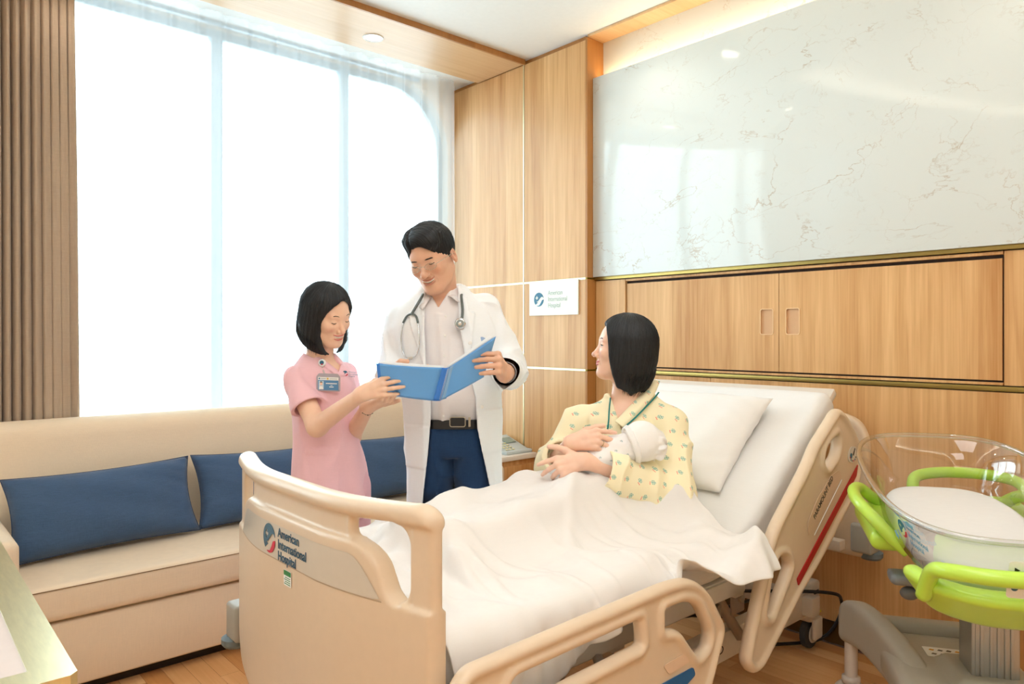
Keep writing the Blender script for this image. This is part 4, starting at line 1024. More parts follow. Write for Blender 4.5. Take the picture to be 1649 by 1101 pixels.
def hair_object(name, f, strand, h, m, root, cell=.0026, R=.17, lo=None, hi=None):
    V, Q = surf(lambda P: f(h.L(P))*h.k, h.c-R if lo is None else lo, h.c+R if hi is None else hi, cell, slack=1.7)
    o = np_mesh(name, to_world(V), Q, m, root); 
    if len(o.data.vertices) == len(V): set_attr(o, 'strand', np.clip(strand(h.L(V))*.5+.5, 0, 1))
    return o
def strand_bob(q):
    az = np.arctan2(q[:, 0], -(q[:, 1]-.01)); r = np.hypot(q[:, 0], q[:, 1]); P = np.stack([az*6.5, q[:, 2]*2.2+r*3, az*0], 1)
    return .55*vnoise(P, 3.2, 1)+.30*vnoise(P, 9, 2)+.15*vnoise(P*np.array([1, .6, 1]), 22, 3)
def wrinkle(P, amp, s, seed=0, stretch=(1, 1, 1)):
    return amp*(vnoise(P*np.array(stretch), s, seed)+.5*vnoise(P*np.array(stretch), s*2.1, seed+1))
def interp(x, xs, ys): return np.interp(x, xs, ys)

def ray_on(f, px, py, off=.003, t0=2.1, t1=3.0, dflt=2.6):
    """first point of a modelled surface met along the line of sight through a measured picture point"""
    t = np.linspace(t0, t1, 700); P = np.stack([(px-824.5)/1168*t, t, 1.3-(py-540)/1168*t], 1); d = f(P)
    k = int(np.argmax(d < 0)) if (d < 0).any() else int(np.argmin(d)); tt = t[k]; p = V3((px-824.5)/1168*tt, tt, 1.3-(py-540)/1168*tt)
    r = p/np.linalg.norm(p-V3(0, 0, 1.3)); v = p-V3(0, 0, 1.3); v /= np.linalg.norm(v); return p-v*off

def crease(P, amp, s, seed=0, stretch=(1, 1, 1)):
    """sharp-ridged cloth folds"""
    n = vnoise(P*np.array(stretch), s, seed); return -amp*np.clip(1-np.abs(n)*2.4, 0, 1)**1.5
def strands(h, root, m, bot, n, T=((-.165, .070, .074), (-.125, .088, .095), (-.08, .098, .107), (-.03, .100, .112)), az=(0, 2*math.pi), cy=.012, seed=1, ln=.07):
    """loose tapered locks along the lower edge of a bob, joined as one part"""
    r_ = random.Random(seed); vs, fs = [], []; zz, rx, ry = zip(*T)
    for i in range(n):
        a = r_.uniform(*az); z1 = None; tipz = r_.gauss(-.004, .007); pts = []
        ed = r_.uniform(-.02, .02)
        for t in np.linspace(0, 1, 6):
            s_, c_ = math.sin(a+ed*t*3), -math.cos(a+ed*t*3); y_ = c_*.1; b = float(np.ravel(bot(np.array([[s_*.09, y_, 0.]])))[0])+tipz; z = b+ln*(1-t)
            inw = 1-.10*t*t; pts.append(np.array([s_*np.interp(z, zz, rx)*inw*1.005, cy+c_*np.interp(z, zz, ry)*inw*1.005, z]))
        base = len(vs)
        for k, p in enumerate(pts):
            w = .0016*(1-k/5.2); tang = np.array([math.cos(a), math.sin(a), 0]); rad = np.array([math.sin(a), -math.cos(a), 0])
            for q in (tang*w, rad*w*.6, -tang*w, -rad*w*.6): vs.append(h.Wp(p+q))
        for k in range(5):
            for j in range(4): fs.append((base+4*k+j, base+4*k+(j+1) % 4, base+4*k+4+(j+1) % 4, base+4*k+4+j))
    o = pydata('hair_ends', to_world(np.array(vs)), fs, m, root); o['kind'] = 'stuff'; set_attr(o, 'strand', np.array([r_.random()*.6 for _ in range(len(o.data.vertices))])); return o

def locks(name, h, f, dirs, c, m, root, w=.0011, lift=.0004, seed=2, rmin=.075):
    """fine locks lying on the hair surface; dirs: locks x steps x 3 directions seen from c"""
    n, k, _ = dirs.shape; r = np.linspace(rmin, .150, 90); c = np.asarray(c, float)
    Q = c+dirs[:, :, None, :]*r[None, None, :, None]; D = f(Q.reshape(-1, 3)).reshape(n, k, -1); ins = D < 0
    has = ins.any(2); last = 89-np.argmax(ins[:, :, ::-1], axis=2); rr = r[last]; r_ = random.Random(seed); vs, fs, at = [], [], []
    for i in range(n):
        run = [j for j in range(k) if has[i, j]]
        if len(run) < 4: continue
        # longest unbroken, smooth run
        best, cur = [], [run[0]]
        for a, b in zip(run, run[1:]):
            if b == a+1 and abs(rr[i, b]-rr[i, a]) < .012: cur.append(b)
            else: best = max(best, cur, key=len); cur = [b]
        best = max(best, cur, key=len)
        if len(best) < 4: continue
        ww = w*r_.uniform(.6, 1.5); base = len(vs); tone = r_.random()
        for q, j in enumerate(best):
            p = c+dirs[i, j]*(rr[i, j]+lift); j2 = best[min(q+1, len(best)-1)]; j1 = best[max(q-1, 0)]; t = dirs[i, j2]*rr[i, j2]-dirs[i, j1]*rr[i, j1]; t /= np.linalg.norm(t)+1e-9
            s_ = np.cross(t, dirs[i, j]); s_ /= np.linalg.norm(s_)+1e-9; e = math.sin(math.pi*min(1, (q+.6)/len(best)))**.5
            for v in (s_*ww*e, dirs[i, j]*ww*.7*e, -s_*ww*e): vs.append(h.Wp(p+v)); at.append(tone)
        for q in range(len(best)-1):
            b0 = base+3*q; fs += [(b0, b0+1, b0+4, b0+3), (b0+1, b0+2, b0+5, b0+4)]
    o = pydata(name, to_world(np.array(vs)), fs, m, root); o['kind'] = 'stuff'
    if len(o.data.vertices) == len(at): set_attr(o, 'strand', at)
    return o
def bob_dirs(n, px, seed=3, k=26, th1=2.35):
    r_ = np.random.RandomState(seed); az = r_.uniform(-math.pi, math.pi, n); th = np.linspace(.06, th1, k)[None]*r_.uniform(.9, 1.05, n)[:, None]; az = az[:, None]+.10*np.sin(th*2+r_.uniform(0, 6, n)[:, None])
    d = np.stack([np.sin(az)*np.sin(th)+px*np.exp(-th*3), -np.cos(az)*np.sin(th), np.cos(th)], -1); return d/np.linalg.norm(d, axis=2, keepdims=True)
# ---------------------------------------------------------------- the doctor
DD = 2.80
def dp(px, py, d=DD): return cf(px, py, d)
doc = thing('person', 'standing person in a white lab coat reading the open blue folder', 'person', tuple(to_world(np.array([-.23, 2.82, 0]))))
hd = Head((0, -.082, .010), cf(681, 425, 2.66), -19, 24, -10, 1.06, smile=.9, open=.62, jaw=.93, nose=1.30, lipk=.62)
neck0, neck1 = hd.Wp((0, .022, -.045)), V3(-.272, 2.815, 1.40)
# arms: subject's left arm is at the right of the picture
LW = cf(812, 601, 2.497); LHd = hand_parts(LW, (-.018, -.075, .035), (.95, -.22, .1), True, 1.08, ((74, 10, 6), (77, 12, 6), (79, 12, 8), (80, 14, 8)), (5, 1, -3, -8), thumb=((.55, .55, -.6), (.45, .3, -.85), (.4, .1, -.9)))
RW = cf(627, 604, 2.60); RHd = hand_parts(RW, (.88, -.42, .02), (.0, -.05, -1), False, 1.05, ((12, 20, 15),)*4, thumb=((.55, .35, -.55), (.8, .2, -.45), (1, .1, .0)))
l_arm = [V3(-.104, 2.83, 1.412), V3(-.008, 2.80, 1.165), LW]; r_arm = [V3(-.428, 2.83, 1.37), V3(-.462, 2.80, 1.135), RW]
def f_head_neck(P): return smin(near(P, hd.c, .15*hd.k, hd.f, .05), smin(cone(P, neck0, neck1, .058, .066), ell(P, neck1-V3(0, 0, .03), (.15, .08, .07)), .04), .025)
def region(fn, pts, m, h, slack=1.4): lo, hi = bounds(pts, m); return surf(fn, lo, hi, h, slack=slack)
shirt_tab = [(.958, -.225, 2.82, .156, .106), (1.05, -.232, 2.81, .165, .122), (1.20, -.245, 2.80, .172, .122), (1.34, -.262, 2.80, .178, .108), (1.41, -.268, 2.805, .150, .092), (1.455, -.272, 2.81, .09, .074), (1.485, -.274, 2.812, .070, .066)]
pieces = [region(f_head_neck, [hd.c, neck1], .19, .0023), 
          region(lambda P: arm_sdf(P, l_arm[1:], (.045, .029), LHd), [LW, LHd[2][0][0], LHd[2][3][0], l_arm[1]], .07, .0024),
          region(lambda P: arm_sdf(P, r_arm[1:], (.045, .029), RHd), [RW, RHd[2][0][0], RHd[2][3][0], r_arm[1]], .07, .0028),
          region(lambda P: smin_all([cone(P, l_arm[0]-V3(.01,0,.02), l_arm[1], .040, .036), cone(P, r_arm[0]+V3(.01,0,-.01), r_arm[1], .040, .036), loft(P, [(z, x, y, rx-.025, ry-.025) for z, x, y, rx, ry in shirt_tab[:-2]]), cone(P, (-.30, 2.86, .90), (-.33, 2.93, .08), .065, .045), cone(P, (-.15, 2.86, .90), (-.12, 2.93, .08), .065, .045)], .03), [V3(-.5, 2.7, .05), V3(.02, 3.0, 1.45)], .06, .012)]
sk_d = skin_mat('skin_tan', 'E4B79B', 'C48472', 'D08468')
body_object('body', pieces, hd, sk_d, doc)
face_details(hd, doc, brow_r=.0032, brow_z=.0235, arch=.3)
# short side-parted hair
def hair_doc(q):
    d = ell(q, (0, .014, .043), (.083, .100, .091))
    d = smin(d, ell(q, (.022, -.040, .098), (.058, .052, .030)), .03); d = smin(d, ell(q, (-.038, -.018, .088), (.036, .052, .030)), .025)
    d = smin(d, ell(q, (.044, -.066, .074), (.034, .024, .024)), .02); d = d+.0030*strand_doc(q)
    part = np.abs(q[:, 0]+.028-.10*(q[:, 1]+.06))-.0015; d = d+.006*np.clip(1-part/.006, 0, 1)*(q[:, 2] > .05)*np.clip((.03-q[:, 1])/.05, 0, 1)
    face = ell(q, (-.002, -.096, -.008), (.063, .072, .080)); d = smax(d, -face, .008)
    m = q.copy(); m[:, 0] = np.abs(q[:, 0]); d = smax(d, -ell(m, (.086, .016, -.014), (.03, .020, .034)), .006)
    low = -(q[:, 2]+.052-np.clip(-(q[:, 1]-.02), 0, 1)*.78); d = smax(d, low, .008)
    return d
def strand_doc(q):
    s = np.sign(q[:, 0]+.028); ang = np.arctan2(q[:, 2]-.0, (q[:, 0]+.028)*1.0); r = np.hypot(q[:, 0]+.03, q[:, 1]+.02)
    P = np.stack([(q[:, 1]+.35*np.abs(q[:, 0]+.028))*150, ang*4.0, s], 1)
    return .6*vnoise(P, 1, 4)+.4*vnoise(P, 2.7, 5)
hm = hair_mat('black_hair', '121417')
hair_object('hair', hair_doc, strand_doc, hd, hm, doc, cell=.0022)
def doc_dirs(n):
    r_ = np.random.RandomState(5); yy = r_.uniform(-.95, .9, n); sg = np.where(r_.rand(n) < .7, 1, -1); t = np.linspace(.02, 1, 22)[None]; a = -.30+sg[:, None]*t*np.where(sg > 0, 1.95, 1.25)[:, None]; y2 = yy[:, None]-.30*t*np.exp(-yy[:, None])*.6
    d = np.stack([np.sin(a)*np.sqrt(np.clip(1-y2**2*.75, .05, 1)), y2, np.cos(a)*np.sqrt(np.clip(1-y2**2*.75, .05, 1))], -1); return d/np.linalg.norm(d, axis=2, keepdims=True)
locks('hair_strands', hd, hair_doc, doc_dirs(520), (0, .01, .03), hm, doc, w=.0010)
# glasses: thin metal, half-rimmed
gm = mat('glasses_metal', 'C9C2B4', .2, 1); glass = bpy.data.materials.new('lens_glass'); nt, N, L, b = nodes(glass); N.remove(b)
a1_, a2_, a3_ = N.new('ShaderNodeBsdfTransparent'), N.new('ShaderNodeBsdfGlossy'), N.new('ShaderNodeMixShader'); a2_.inputs['Roughness'].default_value = .02; a3_.inputs[0].default_value = .10; a1_.inputs[0].default_value = (.93, .94, .97, 1)
L.new(a1_.outputs[0], a3_.inputs[1]); L.new(a2_.outputs[0], a3_.inputs[2]); L.new(a3_.outputs[0], N['Material Output'].inputs[0])
gls = bpy.data.objects.new('glasses', None); COL.objects.link(gls); gls.parent = doc; gls.location = (0, 0, 0)
for sx in (-1, 1):
    oval = [(sx*.0325+.0225*math.cos(a)*(1-.06*math.sin(a)), -.0985+5.0*(.0225*math.cos(a))**2, -.0005+.0118*math.sin(a)-.0015*math.cos(a)**2*math.sin(a)) for a in np.linspace(0, 2*math.pi, 28, endpoint=False)]
    W_ = [hd.Wp(p) for p in oval]
    ln_ = pydata('lens', to_world(np.array(W_+[hd.Wp((sx*.033, -.0985, -.0005))])), [(i, (i+1) % 28, 28) for i in range(28)], glass, doc); ln_.parent = gls; ln_.location = -world_of(gls)
    r_ = cam_tube('rim', W_, .0009, gm, gls, closed=True, n=6)
    cam_tube('temple', [hd.Wp(p) for p in ((sx*.0555, -.096, .004), (sx*.066, -.088, .006), (sx*.076, -.04, .006), (sx*.080, .005, .004), (sx*.080, .02, -.01))], .0012, gm, gls, n=6, sub=4)
cam_tube('bridge', [hd.Wp(p) for p in ((-.0105, -.098, .002), (0, -.104, .0045), (.0105, -.098, .002))], .0010, gm, gls, n=6, sub=4)
# shirt with collar, placket and buttons
shirt_m = fabric('white_shirt', 'ECE6E6', .12, 900, k=.02); coat_m = fabric('lab_coat', 'F3F6FA', .15, 700, k=.02)
def f_shirt(P):
    d = loft(P, shirt_tab)
    for s_ in (-1, 1): d = smin(d, cone(P, (-.268+s_*.05, 2.81, 1.415), (-.268+s_*.13, 2.83, 1.365), .045, .045), .04)
    nk = ell(P, (-.272, 2.795, 1.475), (.052, .060, .065)); d = smax(d, -nk, .004)
    x0 = -.252+.02*(P[:, 2]-1.1); pl = np.abs(P[:, 0]-x0)-.016; d = d-.0016*(pl < 0)*(P[:, 1] < 2.8)
    vneck = np.maximum(np.abs(P[:, 0]+.276)-(P[:, 2]-1.402)*.55, P[:, 1]-2.80); d = np.where(P[:, 2] > 1.402, smax(d, -vneck, .003), d)
    return d+(wrinkle(P, .003, 11, 3, (1, 1, .55))+crease(P, .009, 8, 7, (1.2, 1, .5)))*(P[:, 2] < 1.38)
shirt = cam_mesh('shirt', region(f_shirt, [V3(-.45, 2.68, .93), V3(-.08, 2.92, 1.48)], .04, .0048), shirt_m, doc)
def sheet_part(name, rows, m, root, t=.0022, sub=5):
    """cloth flap through rows of points (camera-frame), given thickness"""
    R_ = [catmull(r, sub) for r in rows]; nu, nv = len(R_), len(R_[0]); V = to_world(np.array(R_).reshape(-1, 3)); F = grid_faces(nu, nv)
    o = np_mesh(name, V, F, m, root); md = o.modifiers.new('thickness', 'SOLIDIFY'); md.thickness = t; md.offset = 0
    return o
nk = V3(-.272, 2.795, 1.47)
def collar(sx, tip, m, root):
    top, bot = [], []
    for a in np.linspace(0, 1, 9):
        th = math.pi*.5-sx*(-1)*0; ang = math.pi/2-sx*a*math.pi*.86        # from the nape round to the throat
        c = nk+V3(math.cos(ang)*.066, math.sin(ang)*.068+.006, .030-.050*a); top.append(c)
        bot.append(nk+V3(math.cos(ang)*.092, math.sin(ang)*.094+.006, -.020-.048*a))
    bot[-1] = np.array(tip); bot[-2] = (bot[-2]+np.array(tip))/2+V3(sx*.012, -.004, .004)
    return sheet_part('collar', [top, [(a+b)/2+V3(0, -.004, .004) for a, b in zip(top, bot)], bot], m, root, sub=2)
collar(1, cf(733, 483, 2.685), shirt_m, shirt); collar(-1, cf(681, 499, 2.67), shirt_m, shirt)
btn = mat('button_pearl', 'F8F6F2', .2, coat=.5)
def on_front(f, x, z, y0=2.4, y1=2.85):
    y = np.linspace(y0, y1, 400); d = f(np.stack([np.full(400, x), y, np.full(400, z)], 1)); return y[int(np.argmax(d < 0))]
def disc(name, x, y, z, r, m, root, t=.002, nrm=(0, -1, 0)):
    c = to_world(np.array([x, y, z])); n_ = Vector(to_world(np.array(nrm, float))).normalized(); u = n_.cross(Vector((0, 0, 1))).normalized(); v = n_.cross(u)
    vs = [tuple(Vector(c)+u*(r*q*math.cos(a))+v*(r*q*math.sin(a))+n_*h_) for q, h_ in ((1, 0), (1, t*.7), (.8, t)) for a in np.linspace(0, 2*math.pi, 16, endpoint=False)]
    fs = [(i+16*k, (i+1) % 16+16*k, (i+1) % 16+16*(k+1), i+16*(k+1)) for k in (0, 1) for i in range(16)]+[tuple(range(32, 48))]
    return pydata(name, vs, fs, m, root)
for z in (1.372, 1.30, 1.225, 1.15, 1.075, 1.0): disc('button', -.252+.02*(z-1.1), on_front(f_shirt, -.252+.02*(z-1.1), z)-.0005, z, .0045, btn, shirt)
# trousers, belt, shoes
tr_m = fabric('navy_trousers', '1E3A5E', .35, 600, k=.12)
def f_tr(P):
    a = loft(P, [(.835, -.226, 2.825, .150, .108), (.88, -.226, 2.82, .160, .114), (.975, -.225, 2.82, .158, .110)])
    L1 = [loft(P, [(.10, cx+.02*s_, 2.93, .075, .08), (.45, cx+.005*s_, 2.93, .075, .082), (.62, cx, 2.90, .075, .085), (.70, cx, 2.828, .074, .092), (.80, cx-.004*s_, 2.826, .082, .10), (.86, cx-.010*s_, 2.825, .086, .105)]) for cx, s_ in ((-.303, -1), (-.148, 1))]
    d = smin(np.minimum(L1[0], L1[1]), a, .010)
    fly = cone(P, (-.226, 2.705, .95), (-.222, 2.715, .86), .002, .002); d = smin(d, fly, .004)
    return d+wrinkle(P, .003, 9, 8, (1, 1, .7))+crease(P, .010, 7, 2, (1, 1, .55))
cam_mesh('trousers', region(f_tr, [V3(-.40, 2.74, .12), V3(-.05, 3.0, .95)], .05, .0075), tr_m, doc)
bt = mat('black_leather', '17161A', .35, coat=.2, bump=.2, bscale=300)
belt = cam_mesh('belt', region(lambda P: np.maximum(np.maximum(loft(P, [(.90, -.225, 2.82, .170, .122), (1.0, -.225, 2.82, .168, .121)]), -loft(P, [(.88, -.225, 2.82, .158, .110), (1.02, -.225, 2.82, .157, .110)])), np.abs(P[:, 2]-.967)-.0175), [V3(-.40, 2.70, .95), V3(-.05, 2.94, .985)], .02, .004), bt, doc)
bx0 = cf(737, 679, 2.69); buck = to_world(bx0); rt = to_world(np.array([1, 0, 0])); 
bk = flat_shape('buckle', [rrect(-.030, .030, -.019, .019, .008), rrect(-.027, .027, -.016, .016, .006)[::-1]], buck, rt, (0, 0, 1), zinc, doc, .006); bk.parent = belt; bk.location = -world_of(belt)
o = flat_shape('buckle_plate', [rrect(-.027, .027, -.016, .016, .006)], buck, rt, (0, 0, 1), blk, doc, .0045); o.parent = belt; o.location = -world_of(belt)
o = flat_shape('belt_loop', [rrect(.040, .048, -.018, .018, .002)], buck, rt, (0, 0, 1), zinc, doc, .005); o.parent = belt; o.location = -world_of(belt)
for cx in (-.335, -.12):
    cam_mesh('shoe', region(lambda P: np.maximum(smin(ell(P, (cx, 2.86, .035), (.048, .13, .045)), ell(P, (cx, 2.94, .06), (.044, .06, .065)), .03), -P[:, 2]), [V3(cx-.02, 2.75, .02), V3(cx+.02, 3.0, .1)], .06, .006), bt, doc)
# lab coat: shell with an open front
def pyz(py, d=DD): return 1.3-(py-540)/1168*d
def pxx(px, d=DD): return (px-824.5)/1168*d
zl, xl = zip(*sorted((pyz(y, 2.68), pxx(x, 2.68)) for x, y in ((681, 462), (683, 500), (687, 590), (694, 640), (694, 665), (688, 730), (679, 803), (672, 900))))
zr, xr = zip(*sorted((pyz(y, 2.68), pxx(x, 2.68)) for x, y in ((733, 440), (739, 520), (752, 590), (765, 640), (768, 690), (780, 750), (789, 795), (800, 900))))
coat_tab = [(.50, -.218, 2.83, .188, .135), (.70, -.217, 2.83, .186, .138), (.90, -.224, 2.825, .183, .136), (1.05, -.235, 2.815, .186, .142), (1.20, -.248, 2.805, .192, .142), (1.33, -.263, 2.80, .200, .130), (1.405, -.268, 2.81, .180, .112), (1.45, -.271, 2.815, .118, .094), (1.50, -.273, 2.825, .078, .080)]
inner_tab = [(z, x, y, rx-.011, ry-.011) for z, x, y, rx, ry in coat_tab]; inner_tab[0] = (.40,)+inner_tab[0][1:]; inner_tab[-1] = (1.56,)+inner_tab[-1][1:]
def f_coat(P):
    x, y, z = P.T
    fold = .008*np.sin(x*46+4*z+1.3)*np.clip((1.02-z)*2.4, 0, 1)+wrinkle(P, .004, 8, 11, (1, 1, .45))+crease(P, .012, 6.5, 12, (1, 1, .35))
    body = loft(P, coat_tab)
    op = np.maximum(np.maximum(interp(z, zl, xl)-x, x-interp(z, zr, xr)), y-2.80)
    shell = smax(smax(body+fold, -np.maximum(loft(P, inner_tab)+fold*.6, z-1.385), .003), -ell(P, (-.272, 2.79, 1.50), (.070, .080, .072)), .004)
    sl = None
    for A, s_ in ((l_arm, 1), (r_arm, -1)):
        w_ = A[2]+(A[1]-A[2])/np.linalg.norm(A[1]-A[2])*.035
        fo = .004*np.sin(np.linalg.norm(P-A[1], axis=1)*120)*np.exp(-(np.linalg.norm(P-A[1], axis=1)/.11)**2)+wrinkle(P, .004, 13, 5)+crease(P, .013, 11, 6, (.8, .8, 1))
        e = smin(cone(P, A[0]+V3(0, 0, -.012), A[1], .058, .057), cone(P, A[1], w_, .057, .043), .03)+fo
        cuff = (P-w_) @ ((A[2]-A[1])/np.linalg.norm(A[2]-A[1])); inn = cone(P, A[1], A[2]+(A[2]-A[1])*.2, .05, .0315)
        e = np.maximum(e, cuff); e = smax(e, -np.maximum(inn, -(cuff+.05)), .003)
        sl = e if sl is None else np.minimum(sl, e)
    for A, s_ in ((l_arm, 1), (r_arm, -1)): shell = smin(shell, cone(P, (-.272+s_*.088, 2.835, 1.428), A[0], .034, .050), .02)
    d = smin(shell, sl, .022)
    # lapels: a second layer folded back along the opening
    for (zz, xx, s_) in ((zl, xl, -1), (zr, xr, 1)):
        e = s_*(x-interp(z, zz, xx)); wdt = np.interp(z, (1.17, 1.33, 1.385, 1.39, 1.46), (.004, .052, .062, .040, .034))
        lap = np.maximum(np.maximum(np.abs(e-wdt/2)-wdt/2, np.maximum(1.17-z, z-1.475)), np.maximum(np.abs(body+fold)-.0095, np.maximum(y-2.79, z-1.445))); d = smin(d, lap, .0015)
    vent = np.maximum(np.abs(x-pxx(786))-.003, 0); 
    pk = np.maximum(np.maximum(np.abs(x-pxx(788, 2.68))-.055, np.abs(z-.94)-.085), np.maximum(np.abs(body+fold)-.004, y-2.80)); d = smin(d, pk, .001)
    pk = np.maximum(np.maximum(np.abs(x-pxx(668, 2.68))-.05, np.abs(z-.88)-.08), np.maximum(np.abs(body+fold)-.004, y-2.80)); d = smin(d, pk, .001)
    return smax(d, -op, .003)
coat = cam_mesh('lab_coat', region(f_coat, [V3(-.54, 2.60, .52), V3(.05, 2.96, 1.50)], .05, .0052, 1.7), coat_m, doc)
# rolled coat collar at the nape
cam_tube('coat_collar', [nk+V3(math.cos(a)*.086, math.sin(a)*.084+.012, .012-.012*abs(a-math.pi/2)**2) for a in np.linspace(-.35, math.pi+.35, 15)], .010, coat_m, coat, n=10, flat=1.7)
for a_, b_ in ((776, 655), (757, 552)): q = ray_on(f_coat, a_, b_, .0005); disc('button', q[0], q[1], q[2], .0070, btn, coat)
q = ray_on(f_coat, 776, 550, .001)
disc('pocket_print', q[0], q[1], q[2], .018, mat('pocket_blue_print', '9DB3D6', .6), coat, .0012)
# stethoscope
st = thing('stethoscope', 'grey tubed stethoscope hung round the neck over the white coat', 'stethoscope', tuple(to_world(np.array([-.27, 2.72, 1.4]))))
tube_m = mat('stethoscope_tube', '5B6462', .35, coat=.3); chrome = mat('chrome', 'DADDE0', .12, 1)
def s_on(px, py, off=.008, d=2.66):
    return ray_on(lambda P: np.minimum(f_coat(P), f_shirt(P)), px, py, off)
back = [nk+V3(math.cos(a)*.088, math.sin(a)*.088+.012, .032-.02*abs(a-math.pi/2)**2) for a in np.linspace(-.1, math.pi+.1, 11)]
right = [s_on(*p) for p in ((744, 512), (745, 498), (743, 475))]; left = [s_on(*p) for p in ((681, 474), (672, 490), (663, 505))]
cam_tube('tubing', right+back+left, .0050, tube_m, st, n=10, sub=4)
yj = s_on(663, 505)
for pts in (((663, 505), (655, 509), (649, 520)), ((663, 505), (670, 509), (673, 520))): cam_tube('tubing', [s_on(*p) for p in pts], .0042, tube_m, st, n=8, sub=4)
for pts, e in ((((649, 520), (646, 540), (647, 560), (652, 574), (659, 577)), 0), (((673, 520), (675, 545), (674, 562), (669, 573), (663, 576)), 1)):
    b_ = cam_tube('ear_tube', [s_on(p[0], p[1], .010) for p in pts], .0022, chrome, st, n=8, sub=4); q = s_on(*pts[-1]); disc('ear_tip', q[0], q[1]-.006, q[2], .006, mat('ear_tip_rubber', 'CFCAC2', .5), b_, .008)
q = s_on(741, 521, .010)
cp = disc('chest_piece', q[0], q[1]+.004, q[2], .0205, chrome, st, .010); disc('diaphragm', q[0], q[1]-.0065, q[2], .0150, mat('diaphragm_grey', '8F9693', .3), cp, .0015); disc('diaphragm_rim', q[0], q[1]-.0078, q[2], .007, chrome, cp, .002)
cam_tube('stem', [q, s_on(744, 511)], .004, chrome, st, n=8)
# blue folder held open
fd = thing('folder', 'open light blue plastic folder with white pages held between the two staff', 'folder', tuple(to_world(cf(710, 615, 2.45))))
bl1 = mat('folder_blue', '68AEF2', .3, coat=.3, noise=.06, nscale=6); bl2 = mat('folder_deep_blue', '3184E6', .3, coat=.3); pg_m = mat('paper_pages', 'F4F5F6', .6)
S0, S1 = cf(703, 645, 2.50), cf(717, 592, 2.42)               # spine bottom, top
A0, A1 = cf(612, 632, 2.50), cf(606, 585, 2.44)               # left cover far edge
C0, C1 = cf(779, 607, 2.48), cf(798.5, 541.5, 2.40)
def cover(name, p00, p10, p11, p01, m, sag, off=0, t=.0012, n=14):
    vs = []
    for j in range(n+1):
        for i in range(n+1):
            u, v = i/n, j/n; p = (1-u)*(1-v)*p00+u*(1-v)*p10+u*v*p11+(1-u)*v*p01
            p = p+V3(0, off+sag*math.sin(math.pi*u), -.006*math.sin(math.pi*u)*abs(sag)*60*.4); vs.append(p)
    o = np_mesh(name, to_world(np.array(vs)), grid_faces(n+1, n+1), m, fd); md = o.modifiers.new('t', 'SOLIDIFY'); md.thickness = t; md.offset = 0; return o
cover('cover', S0+V3(-.012, 0, 0), A0, A1, S1+V3(-.010, 0, 0), bl1, -.014); cover('cover', S0+V3(.012, 0, 0), C0, C1, S1+V3(.010, 0, .0), bl1, -.008)
cover('spine', S0+V3(-.012, 0, 0), S0+V3(.012, 0, 0), S1+V3(.010, 0, 0), S1+V3(-.010, 0, 0), bl2, -.003)
cover('flap', A0, A0+(S0-A0)*.10, A1+(S1-A1)*.10, A1, bl2, 0, -.0025); 
cover('inner_pocket', S1+V3(.012, .004, -.008), S1+(C1-S1)*.35+V3(0, .004, -.012), S1+(C1-S1)*.75+V3(0, .006, .002), S1+V3(.012, .006, .004), bl2, 0, .002)
for i in range(4):
    e = .003+.0022*i; up_ = V3(0, -.001, .0035+.0012*i)
    cover('page', S0+V3(-.006, e, .01), A0+V3(.008, e, .01), A1+V3(.007+.004*i, e, 0)+up_, S1+V3(-.006, e, -.001)+up_, pg_m, -.012+.002*i, t=.0005)
    cover('page', S0+V3(.006, e, .01), C0+V3(-.008, e, .01), C1+V3(-.006-.003*i, e, 0)+up_, S1+V3(.006, e, -.001)+up_, pg_m, -.006+.002*i, t=.0005)
for a in (.18, .30): cam_tube('binding', [S0+V3(.004+.03*a, -.002, 0)+(S1-S0)*t_ for t_ in (0.02, .5, .98)], .0008, mat('binding_white', 'D8E6F5', .4), fd, n=5)
cover('index_film', S0+V3(.018, 0, .004), S0+V3(.034, 0, .008), S1+V3(.032, 0, .012), S1+V3(.016, 0, .002), mat('folder_film', '8CBBEA', .2, coat=.5), 0, -.0035)
# ---------------------------------------------------------------- the nurse
nur = thing('person', 'smiling person with a black bob in a pink short-sleeved tunic holding the folder edge', 'person', tuple(to_world(np.array([-.72, 2.76, 0]))))
hn = Head((0, -.082, .010), cf(549, 517, 2.66), 57, 22, -9, .945, smile=.65, open=.85, female=1, jaw=.92, nose=.92, lipk=.50)
sk_n = skin_mat('skin_fair', 'F4CDB2', 'D46E6A', 'E89484')
nneck0, nneck1 = hn.Wp((0, .022, -.045)), V3(-.735, 2.765, 1.185)
NRW = cf(583, 634, 2.47); NRH = hand_parts(NRW, (.95, -.14, .30), (-.05, -1, .1), False, .92, ((4, 6, 4), (6, 7, 5), (8, 8, 5), (18, 20, 15)), (3, -3, -8, -13), thumb=((.75, .35, -.75), (.9, .1, -.6), (1, 0, -.3)))
NLW = cf(592, 655, 2.58); NLH = hand_parts(NLW, (.86, -.30, .32), (.20, -.42, -.90), True, .92, ((48, 52, 30), (42, 50, 25), (36, 40, 20), (30, 35, 20)), (8, 2, -4, -10), thumb=((.75, .60, -.1), (1, .15, .1), (1, -.05, .1)))
n_r = [V3(-.803, 2.690, 1.135), cf(511, 686, 2.60), NRW]; n_l = [V3(-.655, 2.86, 1.14), cf(566, 702, 2.80), NLW]
tun_tab = [(.62, -.690, 2.765, .142, .118), (.75, -.695, 2.765, .139, .114), (.90, -.705, 2.765, .122, .104), (1.02, -.712, 2.765, .122, .106), (1.10, -.722, 2.765, .128, .108), (1.17, -.730, 2.765, .112, .090), (1.205, -.733, 2.765, .075, .066), (1.235, -.735, 2.765, .052, .050)]
ang_n = .45
def rt_(P): return P
